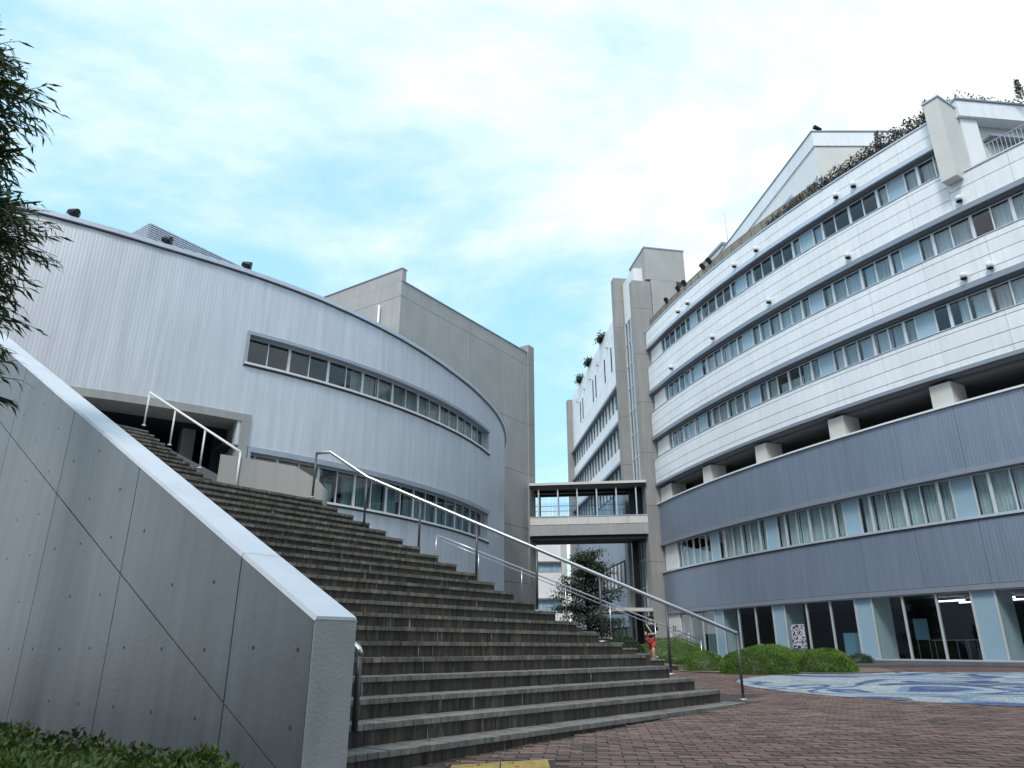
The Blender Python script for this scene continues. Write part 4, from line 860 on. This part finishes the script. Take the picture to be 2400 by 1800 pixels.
t = empty('bridge_leg', (9.0, 45.9, 0.2), 'dark steel leg under the white block end of the footbridge', 'column'); q = MB(); q.box(7.75, 8.15, 47.0, 47.5, 0.2, 7.34); q.build('shaft', 'black_metal', t)

# far white building seen under the bridge
fb_ = empty('distant_building', (3.8, 76, 0.2), 'distant white building with strip windows seen under the bridge', 'building')
FD = Line((0.6, 75), (1, 0)); piece('core', FD, 0, 4.4, -8, 0, 0, 11.3, 'white_paint', fb_); piece('end_pier', FD, 4.42, 5.0, -8, 0.4, 0, 11.6, 'off_white', fb_)
for z0, z1 in ((8.1, 8.9), (4.2, 5.3), (0.8, 2.4)):
    for k in range(6): wd = piece('window', FD, 0.3 + 0.68 * k, 0.36 + 0.68 * k, 0, 0.05, z0, z1, 'sash', fb_); piece('pane', FD, 0.36 + 0.68 * k, 0.98 + 0.68 * k, 0.0, 0.03, z0, z1, 'blue_panel', wd)
for z in (9.0, 5.4, 2.6): piece('ledge', FD, 0, 4.4, 0, 0.35, z, z + 0.15, 'soffit', fb_)

# ------------------------------------------------------------------ plants
def leaf(mb, p, d, L_, W, nrm, tint, fold=0.25):
    d = d.normalized(); sd_ = d.cross(nrm)
    if sd_.length < 1e-4: sd_ = Vector((1, 0, 0))
    sd_.normalize(); up = sd_.cross(d); tip = p + d * L_ - up * L_ * 0.12; mid = p + d * L_ * 0.45
    a = mid + sd_ * W + up * W * fold; b = mid - sd_ * W + up * W * fold
    mb.quad([p, a, tip, mid], None, tint); mb.quad([p, mid, tip, b], None, tint)
def rv(): 
    while True:
        v = Vector((random.uniform(-1, 1), random.uniform(-1, 1), random.uniform(-1, 1)))
        if 0.05 < v.length < 1: return v.normalized()
from mathutils import noise as mnoise
def mound(name, c, rx, ry, rz, n, m, label, cat, group, rot=0.0, ls=0.036, seed=0):
    random.seed(seed); x, y = c; z = g(x, y) - 0.03
    t = empty(name, (x, y, z), label, cat, group)
    def surf(u, vz):
        a = u; k = math.sqrt(max(0, 1 - vz * vz)); X, Y, Z = math.cos(a) * k * rx, math.sin(a) * k * ry, vz * rz
        nn = 1 + 0.08 * mnoise.noise(Vector((X * 1.6 + seed, Y * 1.6, Z * 2))) + 0.035 * mnoise.noise(Vector((X * 5 + seed, Y * 5, Z * 5)))
        X, Y, Z = X * nn, Y * nn, Z * nn
        return Vector((x + X * math.cos(rot) - Y * math.sin(rot), y + X * math.sin(rot) + Y * math.cos(rot), z + max(Z, 0)))
    core = MB(); nu, nv = 28, 9
    P_ = lambda i, j: Vector((x, y, z)) + (surf(2 * math.pi * i / nu, j / nv) - Vector((x, y, z))) * 0.9
    for i in range(nu):
        for j in range(nv): core.quad([P_(i, j), P_(i + 1, j), P_(i + 1, j + 1), P_(i, j + 1)], None, 0.0)
    core.build('inner_twigs', m, t)
    mb = MB()
    for _ in range(n):
        vz = random.random() ** 0.8; u = random.uniform(0, 2 * math.pi); p = surf(u, vz); nrm = (p - Vector((x, y, z - 0.3))).normalized()
        p = p + nrm * random.uniform(-0.05, 0.02); d = (nrm * 0.8 + rv() * 0.9); tn = min(1, max(0, 0.35 + 0.45 * mnoise.noise(p * 3) + random.uniform(-0.25, 0.35)))
        leaf(mb, p, d, ls * random.uniform(0.7, 1.3), ls * 0.28, rv(), tn)
    mb.build('foliage', m, t); return t
G_ = 'azalea mounds by the mosaic'
mound('azalea_bush', (6.2, 19.4), 1.0, 0.85, 0.64, 14000, 'leaf_azalea', 'round green azalea mound behind the foot of the handrail', 'bush', G_, seed=3)
mound('azalea_bush', (8.0, 19.9), 0.90, 0.8, 0.58, 14000, 'leaf_azalea', 'round green azalea mound at the right end of the row', 'bush', G_, seed=5)
mound('azalea_bush', (7.6, 22.6), 1.1, 0.8, 0.68, 10000, 'leaf_azalea', 'green azalea mound half hidden behind the front two mounds', 'bush', G_, seed=8)
mound('azalea_bush', (6.0, 29.2), 1.65, 1.2, 0.95, 12000, 'leaf_azalea', 'large green azalea mound beside the walking person', 'bush', G_, rot=0.3, seed=11)
mound('azalea_bush', (5.35, 21.2), 0.62, 0.55, 0.55, 4000, 'leaf_azalea', 'small green azalea mound between the handrail post and the large mound', 'bush', G_, seed=13)
# bare soil bed under the mounds
mb = MB(); pts = []
for k in range(40):
    a = 2 * math.pi * k / 40; x, y = 7.5 + 2.9 * math.cos(a) + 0.15 * math.sin(5 * a), 21.3 + 2.5 * math.sin(a) + 0.1 * math.cos(7 * a); pts.append((x, y, g(x, y) + 0.02))
mb.quad(pts); tag(mb.build('planting_bed', 'soil'), 'sandy bare planting bed under the azalea mounds', kind='structure')
mb = MB()
mound('low_shrub', RA.P(16.1, 0.95, 0)[:2], 0.55, 0.35, 0.36, 1500, 'leaf_tree', 'dark low shrub before the glazed ground floor', 'bush', None, seed=21)

# clipped hedge at the lower left
random.seed(31); hd = empty('clipped_hedge', sr(1.5, 5, -0.1), 'low clipped green hedge at the foot of the concrete wall', 'hedge')
core = MB(); srbox(core, 0.75, 1.95, 3.1, 11, -0.3, 0.26, 0.0); core.build('inner_twigs', 'leaf_hedge', hd); mb = MB()
for _ in range(20000):
    r = 2.9 + (random.random() ** 1.5) * 7.5; s_ = random.uniform(0.65, 2.1)
    hgt = 0.345 + 0.07 * mnoise.noise(Vector((s_ * 2.2, r * 2.2, 0))) + 0.045 * mnoise.noise(Vector((s_ * 6, r * 6, 4)))
    edge = min(1, (r - 2.85) / 0.35, (2.12 - s_) / 0.2); hgt = hgt * max(0.2, edge) ** 0.5
    z = hgt - abs(random.gauss(0, 0.045)); p = Vector(sr(s_, r, z)); tn = min(1, max(0, 0.28 + 0.6 * mnoise.noise(Vector((s_ * 3, r * 3, 9))) + (0.30 if r < 4.2 else 0) + random.uniform(-0.2, 0.3)))
    leaf(mb, p, Vector((0, 0, 0.7)) + rv() * 1.0, random.uniform(0.035, 0.06), 0.012, rv(), tn)
mb.build('foliage', 'leaf_hedge', hd)

# willow-leaved tree reaching in from the left edge
random.seed(41); tr = empty('willow_leaved_tree', (-4.95, 6.0, -0.15), 'dark tree with long narrow leaves at the left edge', 'tree')
q = MB(); q.tube([(-5.35, 6.0, -0.2), (-5.4, 6.05, 1.8), (-5.5, 6.1, 3.4), (-5.8, 6.1, 5.5), (-6.2, 6.1, 7.4)], [0.13, 0.11, 0.09, 0.06, 0.02], 9); q.build('trunk', 'bark', tr, True)
lm = MB(); leaf(lm, Vector((0, 0, 0)), Vector((1, 0, -0.1)), 0.15, 0.0135, Vector((0, 0, 1)), 0.25); lmesh = lm.mesh('leaf', 'leaf_willow'); trw = wloc(tr)
br_ = MB(); crown = MB(); singles = 0; cand = []
def twig(p, d, L_, nl):
    global singles
    pts = [p]; n = 6
    for k in range(n):
        d = (d + Vector((0, 0, -0.035)) + rv() * 0.10).normalized(); p = p + d * (L_ / n); pts.append(p)
    br_.tube(pts, [0.006 * (1 - k / (n + 1)) + 0.0015 for k in range(n + 1)], 4, False)
    for k in range(nl):
        u = (k + 0.6) / nl * n * 0.98; i = min(int(u), n - 1); q = pts[i].lerp(pts[i + 1], u - i); ld = (pts[i + 1] - pts[i]).normalized()
        side = rv(); dd = ld * 0.75 + side * 0.55 + Vector((0, 0, -0.45)); cand.append((q, dd.normalized()))
for k in range(210):
    z = 2.7 + 3.9 * (k / 210.0) + random.uniform(-0.1, 0.1); a = random.uniform(-1.5, 1.2)
    base = Vector((-5.3 - 0.19 * (z - 3) + random.uniform(-.1, .1), 6.05 + random.uniform(-0.1, 0.1), z + 0.35))
    reach = (0.95 - 0.02 * (z - 2.6) + 0.20 * math.sin(z * 3.1 + 1.2) + 0.14 * math.sin(z * 7.3 + 1)) * random.uniform(0.55, 1.0) * 0.86
    d = Vector((math.cos(a), math.sin(a) * 0.9, random.uniform(-0.15, 0.35))).normalized(); mid = base + d * reach * 0.5
    br_.tube([base, mid], [0.014, 0.008], 5, False)
    twig(mid, d, reach * 0.55, 9)
    for q_ in range(4): twig(base.lerp(mid, random.random()), (d + rv() * 0.8).normalized(), reach * random.uniform(0.35, 0.65), 9)
br_.build('branches', 'bark', tr)
cand.sort(key=lambda c: -c[0].x); nsing = 0
for i, (p, d) in enumerate(cand):
    if i < 280:
        o = bpy.data.objects.new('leaf', lmesh); col.objects.link(o); o.parent = tr; o.location = p - trw; o.rotation_euler = d.to_track_quat('X', 'Z').to_euler(); o.rotation_euler.rotate_axis('X', random.uniform(-1, 1)); k = random.uniform(0.75, 1.2); o.scale = (k, k, k)
    else: leaf(crown, p, d, 0.145 * random.uniform(0.7, 1.25), 0.0135, rv(), random.uniform(0, 0.6))
crown.build('crown', 'leaf_willow', tr, kind='stuff')

# layered tree beyond the stairs
random.seed(51); t2_ = empty('layered_tree', (3.0, 30, g(3, 30)), 'dark green layered tree below the footbridge', 'tree')
q = MB(); q.tube([(3.0, 30, 0.1), (3.03, 30, 1.5), (2.98, 30, 3.2), (3.0, 30, 4.6)], [0.09, 0.07, 0.045, 0.01], 8); q.build('trunk', 'bark', t2_, True)
brm, cw = MB(), MB()
for k in range(85):
    z = 0.7 + 3.7 * (k / 85.0); reach = (1.5 * (1 - ((z - 0.7) / 4.6) ** 1.5) + 0.15) * random.uniform(0.6, 1.12); a = random.uniform(0, 2 * math.pi)
    b = Vector((3.0, 30, z)); e = b + Vector((math.cos(a) * reach, math.sin(a) * reach, 0.18 * reach + random.uniform(-0.1, 0.2))); brm.tube([b, b.lerp(e, .5) + Vector((0, 0, .05)), e], [0.025, 0.014, 0.005], 5, False)
    for _ in range(190):
        u = random.random() ** 0.6; c = b.lerp(e, u) + Vector((random.gauss(0, .17), random.gauss(0, .17), random.gauss(0, .06))); leaf(cw, c, rv() + Vector((0, 0, -0.35)), random.uniform(0.07, 0.12), 0.026, Vector((0, 0, 1)) + rv() * 0.4, min(1, max(0, 0.25 + 0.35 * (u - 0.4) + random.uniform(-.2, .35))))
brm.build('branches', 'bark', t2_); cw.build('crown', 'leaf_tree', t2_)
mound('dark_shrub', (4.05, 28.3), 1.0, 0.8, 0.95, 3500, 'leaf_tree', 'dark green shrub at the foot of the layered tree', 'bush', None, ls=0.07, seed=23)

# roof planting on the office block
random.seed(61); rp = empty('roof_planting', RA.P(18.5, -0.5, 21.5), 'brownish trailing plants along the roof edge and attic', 'plants', kind='stuff'); mb = MB()
def scatter(a0, a1, o0, o1, z, hgt, n):
    for _ in range(n):
        a = random.uniform(a0, a1); o = random.uniform(o0, o1); hh = hgt * (0.55 + 0.6 * (0.5 + 0.5 * mnoise.noise(Vector((a * 2.1, o * 2, z))))) * (0.35 + 0.65 * min(1, (a - a0 + 0.2) / 3.0))
        p = Vector(RA.P(a, o, z + random.random() * hh)); leaf(mb, p, rv() + Vector((0, 0, 0.8)), random.uniform(0.10, 0.20), 0.03, rv(), random.random())
def scatter_f(F, a0, a1, o0, o1, z, hgt, n):
    for _ in range(n):
        a = random.uniform(a0, a1); o = random.uniform(o0, o1); hh = hgt * (0.5 + 0.6 * (0.5 + 0.5 * mnoise.noise(Vector((a * 2.1, o * 2, z)))))
        leaf(mb, Vector(F.P(a, o, z + random.random() * hh)), rv() + Vector((0, 0, 0.8)), random.uniform(0.10, 0.20), 0.03, rv(), random.random())
scatter(13.5, AC + 0.2, -1.2, 0.05, 21.5, 0.9, 9000); scatter_f(FA, 0.0, 10.5, -1.2, 0.1, 22.4, 0.6, 3000); scatter(26.0, 29.5, -0.9, 0.05, 18.5, 1.0, 2200)
mb.build('foliage', 'leaf_roof', rp)
for a, o, z, h_, w_ in ((22.4, -0.6, 21.8, 1.3, 'nearest the fin wall'), (20.2, -0.4, 21.6, 1.35, 'halfway along the planted roof edge'), (16.6, -0.5, 21.5, 0.95, 'where the planting thins out'), (25.1, -3.0, 22.4, 0.95, 'on the attic roof right of the fin wall')):
    p = RA.P(a, o, z); t = empty('spiky_conifer', p, 'thin dark conifer ' + w_, 'conifer', 'thin conifers on the roof'); q = MB(); q.tube([p, (p[0], p[1], z + h_)], [0.03, 0.008], 5); q.build('stem', 'bark', t)
    mb = MB()
    for _ in range(420):
        u = random.random(); rad = 0.17 * (1 - u) + 0.03; an = random.uniform(0, 6.28); c = Vector((p[0] + rad * math.cos(an) * random.random(), p[1] + rad * math.sin(an) * random.random(), z + u * h_)); leaf(mb, c, Vector((math.cos(an), math.sin(an), 0.9)), random.uniform(0.07, 0.15), 0.018, rv(), random.random() * 0.6)
    mb.build('foliage', 'leaf_roof', t)
for k, a in enumerate((0.7, 6.0, 10.4)):
    p = WF.P(a + 4, 0.1, 24.8); t = empty('roof_shrub', p, 'dark roof shrub on the far wing, %s from the stair tower' % ('nearest', 'second', 'farthest')[k], 'bush', 'shrubs on the far wing roof'); mb = MB()
    for _ in range(500): leaf(mb, Vector(p) + Vector((random.gauss(0, .2), random.gauss(0, .45), abs(random.gauss(0.05, .2)))), rv(), 0.2, 0.05, rv(), random.random() * 0.4)
    mb.build('foliage', 'leaf_tree', t)

# dry leaves blown onto the paving and into the step corners
random.seed(77); mb = MB()
for _ in range(260):
    if random.random() < 0.6:
        s_, r_ = random.uniform(3.4, 10.6), R1 - abs(random.gauss(0, 0.35)) - 0.03; x, y, _z = sr(s_, r_); z = g(x, y) + 0.006
    elif random.random() < 0.5:
        k = random.randint(1, 6); x, y, _z = sr(random.uniform(3.4, s_right(k + 1)), R1 + TREAD * k - random.uniform(0.02, 0.1)); z = STEP_H * k + 0.006
    else:
        y = random.uniform(5.8, 15); x = random.uniform(0, 0.55 * y); z = g(x, y) + 0.006
        if to_sr(x, y)[1] > R1 - 0.05 and to_sr(x, y)[0] < 11.5: continue
    a = random.uniform(0, 6.28); leaf(mb, Vector((x, y, z)), Vector((math.cos(a), math.sin(a), random.uniform(0, 0.25))), random.uniform(0.03, 0.06), random.uniform(0.01, 0.018), Vector((0, 0, 1)), random.random())
tag(mb.build('leaf_litter', 'leaf_dry'), 'scattered dry leaves on the paving and lower steps', kind='stuff')

# ------------------------------------------------------------------ ground-floor furniture and boards
for k, (a, o, lab) in enumerate(((17.9, -2.0, 'pale table inside the glazed ground floor, nearer the dark shrub'), (19.3, -1.9, 'pale table inside the glazed ground floor, next to the blue panel'))):
    t = empty('meeting_table', RA.P(a, o, 0.42), lab, 'table', 'tables inside the ground floor')
    piece('table_top', RA, a - 0.55, a + 0.55, o - 0.35, o + 0.35, 1.12, 1.15, 'table', t, n=1)
    for da in (-0.45, 0.45):
        for do in (-0.28, 0.28): p = RA.P(a + da, o + do, 0.42); q = MB(); q.tube([p, (p[0], p[1], 1.12)], 0.018, 6); q.build('leg', 'galv', t)
t = empty('whiteboard', RA.P(16.6, -1.5, 0.42), 'pale whiteboard on a stand inside the glazed ground floor', 'whiteboard'); piece('board', RA, 16.75, 17.35, -1.62, -1.58, 1.15, 1.95, 'blue_panel', t, n=1)
for a in (16.8, 17.3): p = RA.P(a, -1.6, 0.42); q = MB(); q.tube([p, (p[0], p[1], 1.15)], 0.015, 6); q.build('leg', 'galv', t)
t = empty('partition_screen', RA.P(14.2, -0.9, 0.42), 'pale low partition screen behind the ground floor glass', 'screen'); piece('panel', RA, 13.95, 14.55, -0.75, -0.70, 0.42, 1.45, 'blue_panel', t, n=1); piece('panel', RA, 14.57, 15.1, -0.75, -0.70, 0.42, 1.45, 'blue_panel', t, n=1)
t = empty('window_poster', RA.P(11.9, -0.1, 1.2), 'black and purple poster on the ground floor glass', 'poster'); piece('print', RA, 11.55, 12.4, -0.085, -0.08, 0.85, 1.85, 'print_purple', t, n=1)
t = empty('notice_board', RA.P(3.8, 0.9, 0.4), 'grey and white patterned notice board before the ground floor', 'notice board'); piece('board', RA, 2.4, 4.6, 0.9, 0.95, 0.5, 1.6, 'print_bw', t, n=1)
for a in (2.45, 4.5): piece('leg', RA, a, a + 0.06, 0.92, 0.98, 0.25, 1.62, 'white_paint', t, n=1)

# ------------------------------------------------------------------ person
def make_skin(name, verts, edges, rad, m, parent, root=0, sub=2):
    me = bpy.data.meshes.new(name); me.from_pydata(verts, edges, []); me.materials.append(MAT[m]); o = bpy.data.objects.new(name, me); col.objects.link(o); o.parent = parent
    bpy.context.view_layer.objects.active = o; md = o.modifiers.new('skin', 'SKIN'); md.use_smooth_shade = True
    bpy.context.view_layer.update()
    if not me.skin_vertices:
        for ob in bpy.data.objects: ob.select_set(False)
        o.select_set(True); bpy.ops.mesh.customdata_skin_add()
    sv = me.skin_vertices[0].data
    for i, r in enumerate(rad): sv[i].radius = (r if isinstance(r, tuple) else (r, r)); sv[i].use_root = (i == root)
    s_ = o.modifiers.new('sub', 'SUBSURF'); s_.levels = sub; s_.render_levels = sub; return o
PX, PY = 4.95, 27.0; PZ = g(PX, PY)
per = empty('person', (PX, PY, PZ), 'person in black shirt and red shorts walking beside the stairs holding a phone', 'person')
per.rotation_euler = (0, 0, R_(-35)); per.scale = (0.96, 0.96, 0.96)
# figure faces -Y, walking
bv = [(0, 0, .93), (0, 0, 1.10), (0, .01, 1.28), (0, .01, 1.40), (0, 0, 1.47), (0, -.02, 1.55), (0, -.02, 1.63),
      (.09, 0, .88), (.10, -.12, .50), (.10, -.06, .10), (.10, -.17, .04), (-.09, 0, .88), (-.10, .10, .50), (-.10, .28, .14), (-.10, .20, .06),
      (.17, .01, 1.38), (.23, .02, 1.12), (.12, -.20, 1.06), (.06, -.27, 1.08), (-.17, .01, 1.38), (-.23, .03, 1.12), (-.14, -.18, 1.04), (-.05, -.26, 1.08)]
be = [(0, 1), (1, 2), (2, 3), (3, 4), (4, 5), (5, 6), (0, 7), (7, 8), (8, 9), (9, 10), (0, 11), (11, 12), (12, 13), (13, 14), (3, 15), (15, 16), (16, 17), (17, 18), (3, 19), (19, 20), (20, 21), (21, 22)]
brd = [.13, .12, .14, .10, .05, .085, .075, .09, .058, .036, .03, .09, .058, .036, .03, .06, .044, .032, .026, .06, .044, .032, .026]
make_skin('body', bv, be, brd, 'skin', per)
make_skin('shirt', [(0, 0, .90), (0, 0, 1.08), (0, .01, 1.27), (0, .01, 1.40), (.17, .01, 1.38), (.225, .02, 1.17), (-.17, .01, 1.38), (-.225, .02, 1.17), (0, 0, 1.45)], [(0, 1), (1, 2), (2, 3), (3, 4), (4, 5), (3, 6), (6, 7), (3, 8)], [(.17, .15), (.16, .145), (.185, .15), (.14, .12), .085, .075, .085, .075, .07], 'shirt', per)
make_skin('shorts', [(0, 0, .95), (.09, 0, .86), (.105, -.09, .56), (-.09, 0, .86), (-.105, .075, .56)], [(0, 1), (1, 2), (0, 3), (3, 4)], [.145, .115, .10, .115, .10], 'shorts', per)
make_skin('hair', [(0, .01, 1.60), (0, .02, 1.67), (0, .06, 1.58), (0, .06, 1.48)], [(0, 1), (0, 2), (2, 3)], [.092, .075, .085, .06], 'hair', per)
for sx in (.10, -.10):
    yy, zz = (-.06, .05) if sx > 0 else (.27, .10)
    make_skin('shoe', [(sx, yy + .04, zz), (sx, yy - .06, zz - .005), (sx, yy - .16, zz - .01)], [(0, 1), (1, 2)], [.045, .05, .042], 'shoe', per, sub=1)
q = MB(); q.tube([(-.13, -.1, 1.42), (0, -.165, 1.25), (.15, -.1, 1.0)], 0.018, 6); q.v = [tuple(v) for v in q.v]; o = bpy.data.objects.new('bag_strap', q.mesh('bag_strap', 'strap')); col.objects.link(o); o.parent = per
# fingers: five short chains from each palm, closed on the phone
for sx, px2 in ((1, .06), (-1, -.05)):
    for f in range(5):
        b0 = (px2 - sx * 0.004 * f, -.27, 1.10 - .018 * f); make_skin('finger', [b0, (b0[0] - sx * .03, b0[1] - .025, b0[2] + .004), (b0[0] - sx * .05, b0[1] - .01, b0[2] + .008)], [(0, 1), (1, 2)], [.010, .009, .008], 'skin', per, sub=1)
ph = empty('phone', (PX - 0.1, PY - 0.2, PZ + 1.04), 'dark phone held by the walking person', 'phone'); q = MB(); q.box(PX - .19, PX - .11, PY - .235, PY - .225, PZ + 1.0, PZ + 1.14); q.build('case', 'black_metal', ph)
